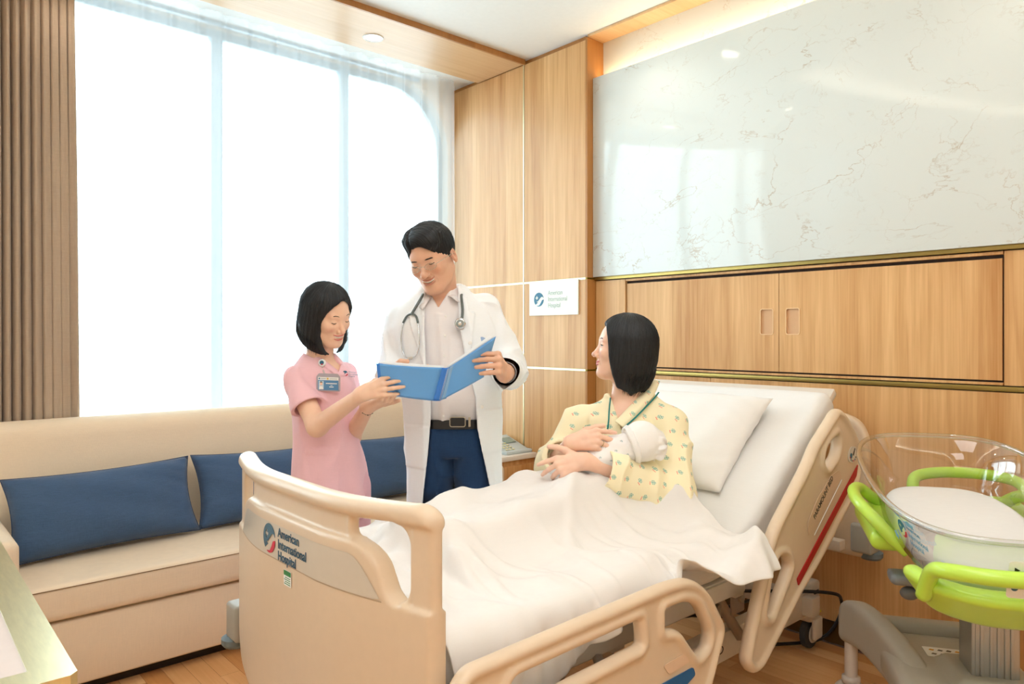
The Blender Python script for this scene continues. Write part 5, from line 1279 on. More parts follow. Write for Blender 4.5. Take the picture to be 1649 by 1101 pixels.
pieces = [region(lambda P: smin(near(P, hn.c, .15, hn.f, .05), smin(cone(P, nneck0, nneck1, .047, .052), ell(P, nneck1-V3(0, 0, .035), (.105, .085, .06)), .035), .025), [hn.c, nneck1], .15, .0022),
          region(lambda P: arm_sdf(P, n_r, (.040, .036, .0235), NRH), n_r+[NRH[2][i][0] for i in range(4)], .06, .0026),
          region(lambda P: arm_sdf(P, n_l, (.038, .035, .0235), NLH), n_l+[NLH[2][i][0] for i in range(4)], .06, .0028),
          region(lambda P: smin_all([loft(P, [(z, x, y, rx-.03, ry-.03) for z, x, y, rx, ry in tun_tab[1:-2]]), cone(P, (-.755, 2.76, .74), (-.76, 2.78, .07), .07, .04), cone(P, (-.635, 2.78, .74), (-.63, 2.80, .07), .07, .04)], .03), [V3(-.85, 2.65, .05), V3(-.58, 2.9, 1.15)], .05, .012)]
body_object('body', pieces, hn, sk_n, nur)
face_details(hn, nur, brow_r=.0021, brow_z=.030)
def bob(q, part_x, front_x, fy, bot, edge, top_, wide=1.0):
    st = strand_bob(q)
    T = [(-.165, 0, .010, .070, .074), (-.125, 0, .006, .084*wide, .092), (-.08, 0, .010, .094*wide, .104), (-.03, 0, .014, .0965*wide, .110), (.02, 0, .014, .0945*wide, .110), (.06, 0, .012, .088*wide, .104), (.12, 0, .01, .06, .07)]
    d = smin(smax(loft(q, T), q[:, 2]-.06, .02), ell(q, (0, .013, .044), (.0885*wide, .106, .090)), .015)
    d = d+.0035*np.clip(1-np.abs(q[:, 0]-part_x-.25*(q[:, 1]+.05))/.006, 0, 1)*(q[:, 2] > .08)*np.clip((.02-q[:, 1])/.03, 0, 1)
    d = d+.0030*st+.0010*vnoise(np.stack([np.arctan2(q[:, 0], -(q[:, 1]-.01))*60, q[:, 2]*6, q[:, 1]*0], 1), 1.3, 8)
    ez, ey = zip(*edge); side = q[:, 1]-np.interp(q[:, 2], ez, ey); face = smin(ell(q, (front_x, fy, -.004), (.060, .076, .100)), side, .03); d = smax(d, -face, .008)
    inner = ell(q, (0, .004, -.095), (.066, .078, .085)); d = smax(d, -inner, .006)
    d = smax(d, -(q[:, 2]-bot(q)+.006*st), .004)
    return d
fn = lambda q: bob(q, .012, .008, -.098, lambda q: -.122+.30*np.clip(q[:, 1], -.02, .08)-.20*np.clip(-q[:, 1]-.02, 0, .06), ((-.15, -.070), (-.11, -.060), (-.06, -.044), (0, -.046), (.04, -.062), (.07, -.082), (.10, -.13)), .040)
hair_object('hair', fn, strand_bob, hn, hm, nur, cell=.0022, R=.185)
strands(hn, nur, hm, lambda q: -.122+.30*np.clip(q[:, 1], -.02, .08)-.20*np.clip(-q[:, 1]-.02, 0, .06), 200, az=(.75, 5.4), seed=4, ln=.05)
locks('hair_strands', hn, fn, bob_dirs(520, .10), (0, .012, .03), hm, nur)
pink = fabric('pink_tunic', 'F2C3CB', .18, 800, k=.03); pink2 = mat('pink_seam', 'DFA3AE', .8)
def f_tun(P):
    x, y, z = P.T
    d = loft(P, tun_tab, cap=.006)+.004*np.sin(x*52+y*30+z*5)*np.clip((1.0-z)*3, 0, 1)+wrinkle(P, .0035, 9, 21, (1, 1, .5))+crease(P, .011, 7, 23, (1, 1, .4))*(z < 1.05)
    d = smin(d, smin(cone(P, (-.768, 2.74, 1.188), n_r[0]+V3(.012, .01, .004), .036, .040), cone(P, (-.70, 2.79, 1.188), n_l[0]+V3(-.015, 0, .004), .036, .040), .01), .03)
    for A, t_ in ((n_r, .60), (n_l, .62)):
        u = (A[1]-A[0])/np.linalg.norm(A[1]-A[0]); w_ = A[0]+(A[1]-A[0])*t_
        e = cone(P, A[0]-u*.01, w_+u*.03, .043, .066)+.0025*np.sin(np.arctan2((P-A[0])[:, 0], (P-A[0])[:, 1])*5+z*20); cut = (P-w_) @ u; e = np.maximum(e, cut)
        inn = cone(P, A[0], w_+u*.06, .034, .060); e = smax(e, -np.maximum(inn, -(cut+.075)), .003); d = smin(d, e, .018)
    nkc = ell(P, (-.735, 2.765, 1.235), (.054, .060, .062)); d = smax(d, -nkc, .004)
    vx = -.722+.04*(1.19-z); vcx = -.655-.62*(z-1.178); vn = np.maximum(np.abs(x-vcx)-(z-1.165)*.62, y-2.755); d = np.where((z > 1.165) & (z < 1.3), smax(d, -vn, .003), d)
    # neckband and patch pocket stand slightly proud
    bnd = np.maximum(np.maximum(np.abs(np.abs(x-vcx)-(z-1.165)*.62-.012)-.011, y-2.745), np.abs(z-1.195)-.045); 
    base = loft(P, tun_tab); d = smin(d, np.maximum(bnd, np.abs(base)-.0035), .001)
    pk = np.maximum(np.maximum(np.abs(x+.695)-.062, np.abs(z-.80)-.085), np.maximum(np.abs(base)-.0065, y-2.73)); d = smin(d, pk, .0012)
    pk2 = np.maximum(np.maximum(np.abs(x+.695)-.064, np.abs(z-.875)-.010), np.maximum(np.abs(base)-.009, y-2.73)); return smin(d, pk2, .001)
tun = cam_mesh('tunic', region(f_tun, [V3(-.88, 2.60, .60), V3(-.52, 2.92, 1.24)], .05, .0042, 1.6), pink, nur)
# light piping line down the side seam
cam_tube('piping', [V3(pxx(a, 2.62), on_front(f_tun, pxx(a, 2.66), pyz(b, 2.66))-.001, pyz(b, 2.66)) for a, b in ((471, 668), (481, 695), (490, 725), (487, 760), (484, 792))], .0016, wht, tun, n=6, sub=4) if False else None
dkp = fabric('pink_trousers', 'E8B4BE', .2, 700)
cam_mesh('trousers', region(lambda P: smin(cone(P, (-.755, 2.77, .72), (-.765, 2.78, .10), .090, .065), cone(P, (-.63, 2.78, .72), (-.62, 2.80, .10), .090, .065), .02)+wrinkle(P, .003, 9, 2), [V3(-.8, 2.75, .1), V3(-.6, 2.8, .75)], .12, .009), dkp, nur)
for cx in (-.765, -.62): cam_mesh('shoe', region(lambda P: np.maximum(smin(ell(P, (cx+.03, 2.76, .03), (.10, .045, .04)), ell(P, (cx, 2.78, .05), (.05, .042, .055)), .03), -P[:, 2]), [V3(cx-.05, 2.7, .02), V3(cx+.12, 2.85, .1)], .04, .007), wht, nur)
# identity badge on a reel
badge = thing('name_badge', 'clear plastic identity card with blue band clipped to the pink tunic neck', 'badge', tuple(to_world(cf(528, 612, 2.62))))
def t_on(px, py, off=.004, d=2.64):
    return ray_on(f_tun, px, py, off)
bc = t_on(529, 616, .022); rr_ = to_world(np.array([1, -.04, -.03])); up_ = (0, 0, 1)
fo_ = to_world(bc)
holder = flat_shape('card_holder', [[(a*1.02, b_*1.02) for a, b_ in round_poly([(-.043, -.030), (.043, -.030), (.043, .022), (.034, .033), (-.034, .033), (-.043, .022)], .004)]], fo_, rr_, up_, mat('badge_plastic', 'A9A3AE', .15, coat=.6), badge, .003)
def on_badge(nm, poly, m, h, par=holder): 
    n_ = Vector(rr_).normalized().cross(Vector((0, 0, 1))); return flat_shape(nm, [[(a*1.02, b_*1.02) for a, b_ in poly]], Vector(fo_)+n_*h, rr_, up_, m, par, .0006)
card = on_badge('card', rrect(-.037, .037, -.026, .020, .002), wht, .0030)
on_badge('card_band', rrect(-.037, .037, -.026, .009, .001), mat('card_blue', '4F86B4', .4), .0038)
on_badge('photo', [(-.034, -.024), (-.016, -.024), (-.016, .006), (-.034, .006)], mat('photo_ground', 'C8D8E4', .5), .0044)
on_badge('photo_face', circ(-.025, -.004, .0045, 16, .006), sk_n, .0050); on_badge('photo_hair', circ(-.025, .0005, .005, 16, .0035, 0, math.pi), hm, .0055); on_badge('photo_shirt', [(-.033, -.024), (-.017, -.024), (-.020, -.013), (-.030, -.013)], wht, .0050)
on_badge('print_line', rrect(-.008, .032, -.004, -.001, .0005), wht, .0044); on_badge('print_line', rrect(.004, .020, -.016, -.0135, .0005), wht, .0044); on_badge('print_line', rrect(.008, .016, -.010, -.0085, .0005), wht, .0044)
on_badge('card_emblem', circ(-.032, .0145, .003, 12), teal, .0038); on_badge('card_seal', circ(-.002, .0145, .0035, 12), mat('seal_gold', 'E0B040', .4), .0038); on_badge('print_line', rrect(-.027, -.008, .013, .0155, .0005), mat('print_grey', 'B0B4BC', .5), .0038); on_badge('print_line', rrect(.006, .032, .013, .0155, .0005), mat('print_grey2', 'C4C8CE', .5), .0038)
rc = t_on(519, 584, .006)
reel = disc('reel', rc[0], rc[1], rc[2], .014, mat('reel_white', 'EEF2F2', .3, coat=.3), badge, .007); disc('reel_print', rc[0], rc[1]-.0075, rc[2]+.001, .008, teal, reel, .0008); disc('reel_print', rc[0]+.001, rc[1]-.0085, rc[2]-.005, .003, red, reel, .0006)
cam_tube('strap', [rc-V3(0, .002, .010), rc-V3(-.003, .003, .025), t_on(523, 602, .018)], .0028, mat('strap_clear', 'CFC3BC', .2, coat=.4), badge, n=8, sub=3)
# embroidered emblem on the far side of the chest
ec = to_world(t_on(556, 601, .002)); er = to_world(np.array([.93, .22, -.1]))
for o in emblem(Vector(ec), er, (0, 0, 1), .010, teal, red, tun): pass
for i, s in enumerate(('American', 'International', 'Hospital')): text('lettering', s, .0088, Vector(ec)+Vector(er)*.012+Vector((0, 0, .004-.0075*i)), er, (0, 0, 1), teal, tun, sx=.8)
# bead bracelet on the left wrist
ax = (n_l[2]-n_l[1])/np.linalg.norm(n_l[2]-n_l[1]); u_ = np.cross(ax, V3(0, 0, 1)); u_ /= np.linalg.norm(u_); v_ = np.cross(ax, u_); bcn = NLW-ax*.012
br = thing('bracelet', 'thin dark cord bracelet with small black beads on the wrist under the folder', 'bracelet', tuple(to_world(bcn)))
ring = [bcn+(u_*math.cos(a)+v_*math.sin(a))*.0265+ax*.006*math.cos(a) for a in np.linspace(0, 2*math.pi, 24, endpoint=False)]
cam_tube('cord', ring, .0007, blk, br, n=5, closed=True)
for i in range(0, 24, 3): lathe('bead', [(0, -.0022), (.0018, -.0014), (.0022, 0), (.0018, .0014), (0, .0022)], tuple(to_world(ring[i])), blk, br, 10)
# ---------------------------------------------------------------- the mother in bed
mom = thing('person', 'person in a yellow patterned gown sitting up in bed cradling a baby', 'person', tuple(to_world(np.array([.46, 2.62, .66]))))
hmv = Head((.0315, -.080, .008), cf(969.5, 556.5, 2.585), -94, -5, 0, 1.0, eye=.8, female=1, jaw=.90, nose=.98, lipk=.9, smile=.25)
sk_m = skin_mat('skin_light', 'F4CDB6', 'D07074', 'E8988A')
mneck0, mneck1 = hmv.Wp((0, .024, -.045)), V3(.405, 2.605, 1.045)
# subject's left arm is the near one, at the right of the picture
MLW = cf(941, 742, 2.36); MLH = hand_parts(MLW, (-.93, -.10, -.20), (-.05, -.93, .36), True, .98, ((12, 22, 10), (34, 20, 12), (48, 30, 16), (58, 34, 20)), (0, -14, -26, -42), thumb=((.70, .80, -.15), (.86, .62, -.2), (1., .35, -.2)))
MRW = cf(921, 713, 2.40); MRH = hand_parts(MRW, (.92, -.16, .16), (-.1, -.93, .35), False, .98, ((20, 14, 8), (28, 14, 8), (32, 14, 8), (34, 14, 8)), (-8, -20, -28, -36), thumb=((.80, .50, -.35), (1, .25, -.3), (1, .10, -.2)))
m_l = [V3(.560, 2.56, .985), V3(.545, 2.46, .775), MLW]; m_r = [V3(.252, 2.66, .985), V3(.150, 2.62, .835), MRW]
def legs(P):
    d = None
    for wy, dy in ((1.60, 0), (1.80, 0)):
        a, k_, f_, t_ = [np.array(v) for v in ((2.06, wy, .735), (1.66, wy-.01, .755), (1.25, wy, .715), (1.18, wy, .745))]
        R3 = lambda w: V3(w[0]*SN-w[1]*CS, w[0]*CS+w[1]*SN, w[2])
        e = smin(smin(cone(P, R3(a), R3(k_), .085, .060), cone(P, R3(k_), R3(f_), .058, .038), .02), cone(P, R3(f_), R3(t_), .038, .03), .02); d = e if d is None else smin(d, e, .03)
    return d
gown_tab = [(.655, .470, 2.60, .150, .125), (.75, .478, 2.60, .138, .115), (.85, .460, 2.60, .140, .108), (.95, .430, 2.605, .155, .108), (1.01, .418, 2.61, .140, .092), (1.045, .412, 2.61, .095, .070), (1.075, .41, 2.612, .060, .055)]
pieces = [region(lambda P: smin(near(P, hmv.c, .15, hmv.f, .05), smin(cone(P, mneck0, mneck1, .047, .053), ell(P, mneck1-V3(0, 0, .04), (.105, .078, .06)), .035), .025), [hmv.c, mneck1], .16, .0022),
          region(lambda P: arm_sdf(P, m_l, (.040, .036, .0245), MLH), m_l+[MLH[2][i][0] for i in range(4)], .06, .0024),
          region(lambda P: arm_sdf(P, m_r, (.040, .036, .0245), MRH), m_r+[MRH[2][i][0] for i in range(4)], .06, .0024),
          region(lambda P: smin_all([loft(P, [(z, x, y, rx-.03, ry-.03) for z, x, y, rx, ry in gown_tab[:-2]]), legs(P)], .03), [V3(-.2, 1.7, .6), V3(.6, 2.9, 1.02)], .12, .013)]
body_object('body', pieces, hmv, sk_m, mom)
face_details(hmv, mom, brow_r=.0022, brow_z=.030)
fm = lambda q: bob(q, 0, 0, -.100, lambda q: -.132-.02*np.sin(q[:, 1]*30+.5)+.010*vnoise(q*np.array([60, 60, 0]), 1, 3), ((-.15, -.012), (-.09, -.038), (-.03, -.056), (.01, -.062), (.05, -.070), (.08, -.082), (.11, -.13)), .068, wide=1.05)
hair_object('hair', fm, strand_bob, hmv, hm, mom, cell=.0022, R=.185)
strands(hmv, mom, hm, lambda q: -.134-.02*np.sin(q[:, 1]*30+.5), 420, az=(1.2, 5.1), seed=9, ln=.06)
locks('hair_strands', hmv, fm, bob_dirs(560, 0, 8), (0, .012, .03), hm, mom)
# gown print: small teal motifs with a red tick, laid out on the cloth
def print_mat(name, base, cell, teal_c, red_c, hs, k1=.75):
    m = bpy.data.materials.new(name); nt, N, L, b = nodes(m); b.inputs['Roughness'].default_value = .85; b.inputs['Specular IOR Level'].default_value = .2
    at = N.new('ShaderNodeAttribute'); at.attribute_name = 'cloth'; 
    def mth(op, *v):
        n = N.new('ShaderNodeMath'); n.operation = op
        for i, x in enumerate(v):
            if isinstance(x, (int, float)): n.inputs[i].default_value = x
            else: L.new(x, n.inputs[i])
        return n.outputs[0]
    sp = N.new('ShaderNodeSeparateXYZ'); L.new(at.outputs['Vector'], sp.inputs[0])
    u, v = mth('DIVIDE', sp.outputs[0], cell), mth('DIVIDE', sp.outputs[1], cell)
    row = mth('FLOOR', v); u = mth('ADD', u, mth('MULTIPLY', mth('MODULO', mth('ABSOLUTE', row), 2), .5))
    fu, fv = mth('FRACT', u), mth('FRACT', v); wn = N.new('ShaderNodeTexWhiteNoise'); wn.noise_dimensions = '2D'; cb = N.new('ShaderNodeCombineXYZ'); L.new(mth('FLOOR', u), cb.inputs[0]); L.new(row, cb.inputs[1]); L.new(cb.outputs[0], wn.inputs['Vector'])
    a = mth('MULTIPLY_ADD', wn.outputs['Value'], 1.2, -.9); cu, su = mth('COSINE', a), mth('SINE', a); x0, y0 = mth('SUBTRACT', fu, .5), mth('SUBTRACT', fv, .5)
    x = mth('SUBTRACT', mth('MULTIPLY', x0, cu), mth('MULTIPLY', y0, su)); y = mth('ADD', mth('MULTIPLY', x0, su), mth('MULTIPLY', y0, cu))
    ax_, ay = mth('ABSOLUTE', x), mth('ABSOLUTE', y); inb = mth('LESS_THAN', mth('ADD', mth('MULTIPLY', ax_, ax_), mth('MULTIPLY', ay, ay)), hs*hs)
    # motif body: a square of small squares with gaps
    gx = mth('GREATER_THAN', mth('ABSOLUTE', mth('SUBTRACT', mth('FRACT', mth('MULTIPLY', mth('ADD', x, hs), 1.5/hs)), .5)), .12); gy = mth('GREATER_THAN', mth('ABSOLUTE', mth('SUBTRACT', mth('FRACT', mth('MULTIPLY', mth('ADD', y, hs), 1.0/hs)), .5)), .10)
    f1 = mth('MULTIPLY', inb, mth('MINIMUM', gx, mth('MAXIMUM', gy, .25))); f1 = mth('MULTIPLY', f1, k1)
    rx = mth('ABSOLUTE', mth('ADD', x, hs*1.45)); ry = mth('ABSOLUTE', mth('ADD', y, hs*.5)); f2 = mth('MULTIPLY', mth('LESS_THAN', rx, hs*.20), mth('LESS_THAN', ry, hs*.7)); f2 = mth('MULTIPLY', f2, .8)
    mx = N.new('ShaderNodeMix'); mx.data_type = 'RGBA'; mx.inputs[6].default_value = srgb(base); mx.inputs[7].default_value = srgb(teal_c); L.new(f1, mx.inputs[0])
    m2 = N.new('ShaderNodeMix'); m2.data_type = 'RGBA'; L.new(mx.outputs[2], m2.inputs[6]); m2.inputs[7].default_value = srgb(red_c); L.new(f2, m2.inputs[0]); L.new(m2.outputs[2], b.inputs['Base Color'])
    tc = N.new('ShaderNodeTexCoord'); n2 = N.new('ShaderNodeTexNoise'); n2.inputs['Scale'].default_value = 700; L.new(tc.outputs['Object'], n2.inputs['Vector']); bp = N.new('ShaderNodeBump'); bp.inputs['Strength'].default_value = .15; bp.inputs['Distance'].default_value = .001; L.new(n2.outputs['Fac'], bp.inputs['Height']); L.new(bp.outputs[0], b.inputs['Normal'])
    return m
def set_cloth(o, UV):
    a = o.data.attributes.new('cloth', 'FLOAT_VECTOR', 'POINT'); U = np.zeros((len(UV), 3), np.float32); U[:, :2] = UV; a.data.foreach_set('vector', U.ravel())
yel = print_mat('yellow_print_gown', 'FAEFCB', .050, '5FB0A8', 'EE7C74', .155, .85); yel2 = mat('gown_lining', 'F2DC8E', .8); teal_t = mat('teal_trim', '15807C', .7)
def f_gown(P):
    x, y, z = P.T
    d = loft(P, gown_tab, cap=.008)+wrinkle(P, .006, 7, 31, (1, 1, .45))+crease(P, .013, 6, 33, (1, 1, .4))+.003*np.sin(x*60-z*25)*np.clip((.95-z)*4, 0, 1)
    d = smin(d, cone(P, cf(1044, 640, 2.635), m_l[0]-V3(.01, 0, 0), .026, .050), .03)
    for A in (m_l, m_r): d = smin(d, cone(P, (.41+(.055 if A is m_l else -.055), 2.61, 1.030), A[0], .040, .052), .03)
    for A, r0, r1, r2, t_ in ((m_l, .058, .074, .070, .80), (m_r, .056, .060, .062, .52)):
        u = (A[2]-A[1])/np.linalg.norm(A[2]-A[1]); w_ = A[1]+(A[2]-A[1])*t_; dr = V3(0, 0, -.012)
        e = smin(cone(P, A[0], A[1]+dr, r0, r1), cone(P, A[1]+dr, w_+dr+u*.03, r1, r2), .03)+wrinkle(P, .005, 12, 7, (1, 1, 1))+crease(P, .014, 8, 9, (1, 1, .8)); cut = (P-w_) @ (u+V3(0, 0, .0)); e = np.maximum(e, cut)
        inn = cone(P, A[1]+dr, w_+dr+u*.08, r1-.008, r2-.006); e = smax(e, -np.maximum(inn, -(cut+.06)), .003); d = smin(d, e, .02)
    nkc = ell(P, (.407, 2.60, 1.085), (.056, .066, .062)); d = smax(d, -nkc, .004)
    vx = .388-.10*(z-.985)*0; vn = np.maximum(np.abs(x-.383-.16*(z-.975))-(z-.965)*.42, y-2.60); d = np.where((z > .965) & (z < 1.12), smax(d, -vn, .003), d)
    return d
V, Q = region(f_gown, [V3(.06, 2.30, .66), V3(.66, 2.76, 1.08)], .05, .0044, 1.7)
gown = np_mesh('gown', to_world(V), Q, yel, mom)
def cloth_uv(V, nrm):
    return np.stack([V[:, 0]+V[:, 1]*.4, V[:, 2]+.30*V[:, 1]+.1*V[:, 0]], 1)
if len(gown.data.vertices) == len(V): set_cloth(gown, cloth_uv(V, np.ones_like(V)))
def g_on(px, py, off=.003, d=2.5):
    return ray_on(f_gown, px, py, off)
# crossed collar bands edged in teal
def strip_on(name, pts, w, m, root, off=.004, t=.002, d=2.52, cloth=False):
    P_ = catmull([g_on(*p, off=off, d=d) for p in pts], 6); vs = []
    for i, p in enumerate(P_):
        tg = P_[min(i+1, len(P_)-1)]-P_[max(i-1, 0)]; tg /= np.linalg.norm(tg)+1e-9; s_ = np.cross(tg, V3(0, -1, 0)); s_ /= np.linalg.norm(s_)+1e-9
        vs += [p-s_*w/2, p+V3(0, -.002, 0), p+s_*w/2]
    o = np_mesh(name, to_world(np.array(vs)), grid_faces(len(P_), 3), m, root); md = o.modifiers.new('t', 'SOLIDIFY'); md.thickness = t; md.offset = 0
    if cloth: set_cloth(o, cloth_uv(np.array(vs), None))
    return o
def free_band(name, pts, w, m, root, t=.002, cloth=False, off=0):
    P_ = catmull([cf(*p) for p in pts], 6); vs = []
    for i, p in enumerate(P_):
        tg = P_[min(i+1, len(P_)-1)]-P_[max(i-1, 0)]; tg /= np.linalg.norm(tg)+1e-9; nn = V3(-.25, -1, .35); nn /= np.linalg.norm(nn); s_ = np.cross(tg, nn); s_ /= np.linalg.norm(s_)+1e-9
        vs += [p-s_*w/2+nn*off, p+nn*(.002+off), p+s_*w/2+nn*off]
    o = np_mesh(name, to_world(np.array(vs)), grid_faces(len(P_), 3), m, root); md = o.modifiers.new('t', 'SOLIDIFY'); md.thickness = t; md.offset = 0
    if cloth: set_cloth(o, cloth_uv(np.array(vs), None))
    return o
free_band('collar_band', [(1054, 612, 2.66), (1046, 630, 2.60), (1030, 650, 2.545), (1012, 669, 2.51), (998, 684, 2.49)], .040, yel, gown, .004, True)
free_band('trim', [(1061, 632, 2.61), (1054, 641, 2.585), (1039, 657, 2.535), (1020, 676, 2.50), (1003, 690, 2.485)], .0048, teal_t, gown, .0015, off=.005)
strip_on('collar_band', [(990, 622), (990, 645), (996, 668), (1000, 684)], .020, yel, gown, .004, .003, 2.54, True)
strip_on('trim', [(983, 640), (981, 660), (980, 678), (978, 693)], .0042, teal_t, gown, .0075, .0015, 2.54)
rf = MRH[0][[i for i, b_ in enumerate(MRH[0]) if b_[4] == 'f2'][0]]; rc_ = rf[0]*.45+rf[1]*.55; ra = (rf[1]-rf[0])/np.linalg.norm(rf[1]-rf[0]); u_ = np.cross(ra, V3(0, 0, 1)); u_ /= np.linalg.norm(u_); v_ = np.cross(ra, u_)
rg = thing('ring', 'thin gold ring on the hand resting over the baby', 'ring', tuple(to_world(rc_)))
cam_tube('band', [rc_+(u_*math.cos(a)+v_*math.sin(a))*.0088 for a in np.linspace(0, 2*math.pi, 20, endpoint=False)], .0010, M['brass'], rg, closed=True, n=6)
# ---------------------------------------------------------------- the baby
BH = cf(1032, 712, 2.40)
baby = thing('baby', 'newborn baby in a white cap and white printed swaddle held in the arms', 'baby', tuple(to_world(cf(960, 750, 2.42))))
hb_ = Head((0, 0, 0), BH, -150, -30, 20, .50, female=1, jaw=.9, nose=.7)
sk_b = skin_mat('skin_newborn', 'F2C0A8', 'D8767A', 'E89A8A')
bp = [cf(1000, 722, 2.42), cf(955, 745, 2.43), cf(900, 768, 2.46)]
body_object('body', [region(lambda P: smin(near(P, hb_.c, .10, hb_.f, .04), smin(cone(P, bp[0], bp[1], .040, .050), cone(P, bp[1], bp[2], .050, .035), .02), .02), [BH]+bp, .06, .0035)], hb_, sk_b, baby)
swad = print_mat('swaddle_print', 'F4F1F0', .036, '6FA0A6', '77727A', .085, .8); capm = fabric('white_cap_knit', 'F5F3F1', .25, 800, k=.02)
sw_pts = [cf(1010, 722, 2.42), cf(968, 740, 2.43), cf(920, 760, 2.46), cf(884, 777, 2.49)]
def f_sw(P):
    d = smin_all([cone(P, sw_pts[0], sw_pts[1], .056, .064), cone(P, sw_pts[1], sw_pts[2], .062, .058), cone(P, sw_pts[2], sw_pts[3], .058, .030)], .03)
    u = (sw_pts[3]-sw_pts[0]); u /= np.linalg.norm(u); a = (P-sw_pts[0]) @ u
    return d+.0035*np.sin(a*90+P[:, 2]*60)*.5+wrinkle(P, .0045, 16, 41, (1, 1, 2))
V, Q = region(f_sw, sw_pts, .08, .0042); o = np_mesh('swaddle', to_world(V), Q, swad, baby); 
if len(o.data.vertices) == len(V): set_cloth(o, np.stack([V[:, 0], V[:, 2]+.3*V[:, 0]], 1))
capR = rot_yxz(.3, 0, .4)
def f_cap(P):
    d = ell(P, BH+V3(.002, 0, .003), (.070, .066, .068)); ax_ = V3(-.80, -.10, -.25); ax_ /= np.linalg.norm(ax_); q = (P-BH) @ ax_
    brim = smax(np.abs(q-.034)-.009, np.abs(ell(P, BH+V3(.002, 0, .003), (.0735, .0695, .0715)))-.003, .002)
    d = smax(d, q-.040, .004); d = smin(d, brim, .004)
    # gathered knot at the far end
    kc = BH+V3(.058, -.012, -.010); ang_ = np.arctan2((P-kc)[:, 2], (P-kc)[:, 1]); knot = ell(P, kc, (.022, .036, .046))+.004*np.sin(ang_*7+(P-kc)[:, 0]*90)+.002*np.sin(ang_*13)
    return smin(d, knot, .008)+wrinkle(P, .0016, 30, 3)
cam_mesh('cap', region(f_cap, [BH], .10, .0028), capm, baby)
for a_, b2 in ((0, 1),):
    rim_c = BH+V3(.002, 0, .003); ax_ = V3(-.80, -.10, -.25); ax_ /= np.linalg.norm(ax_); u_ = np.cross(ax_, V3(0, 1, 0)); u_ /= np.linalg.norm(u_); v_ = np.cross(ax_, u_)
# ---------------------------------------------------------------- pillow behind her
pc0 = np.array([2.405, 1.73, .905]); ux = np.array([math.cos(ang), 0, math.sin(ang)])
pw_ = fabric('pillow_cotton', 'EAE7E4', .08, 900, k=.02)
o, R = cushion('pillow', (0, 0, 0), .66, .48, .15, 0, 0, 0, pw_, None, 2.3, pinch=.05, n=60, wr=.003)
# cushion axes: local x -> world Y, local z -> up the slope, local y -> away from the slope
Mt = Matrix(((0, -math.sin(ang), math.cos(ang)), (1, 0, 0), (0, math.cos(ang), math.sin(ang)))).to_4x4()
Mt = Matrix(((0, -math.sin(ang), math.cos(ang)), (-1, 0, 0), (0, math.cos(ang), math.sin(ang)))).to_4x4()
o.data.transform(Mt); o.location = pc0; tag(o, 'plump white pillow leaning on the raised bed section behind the mother', 'pillow')
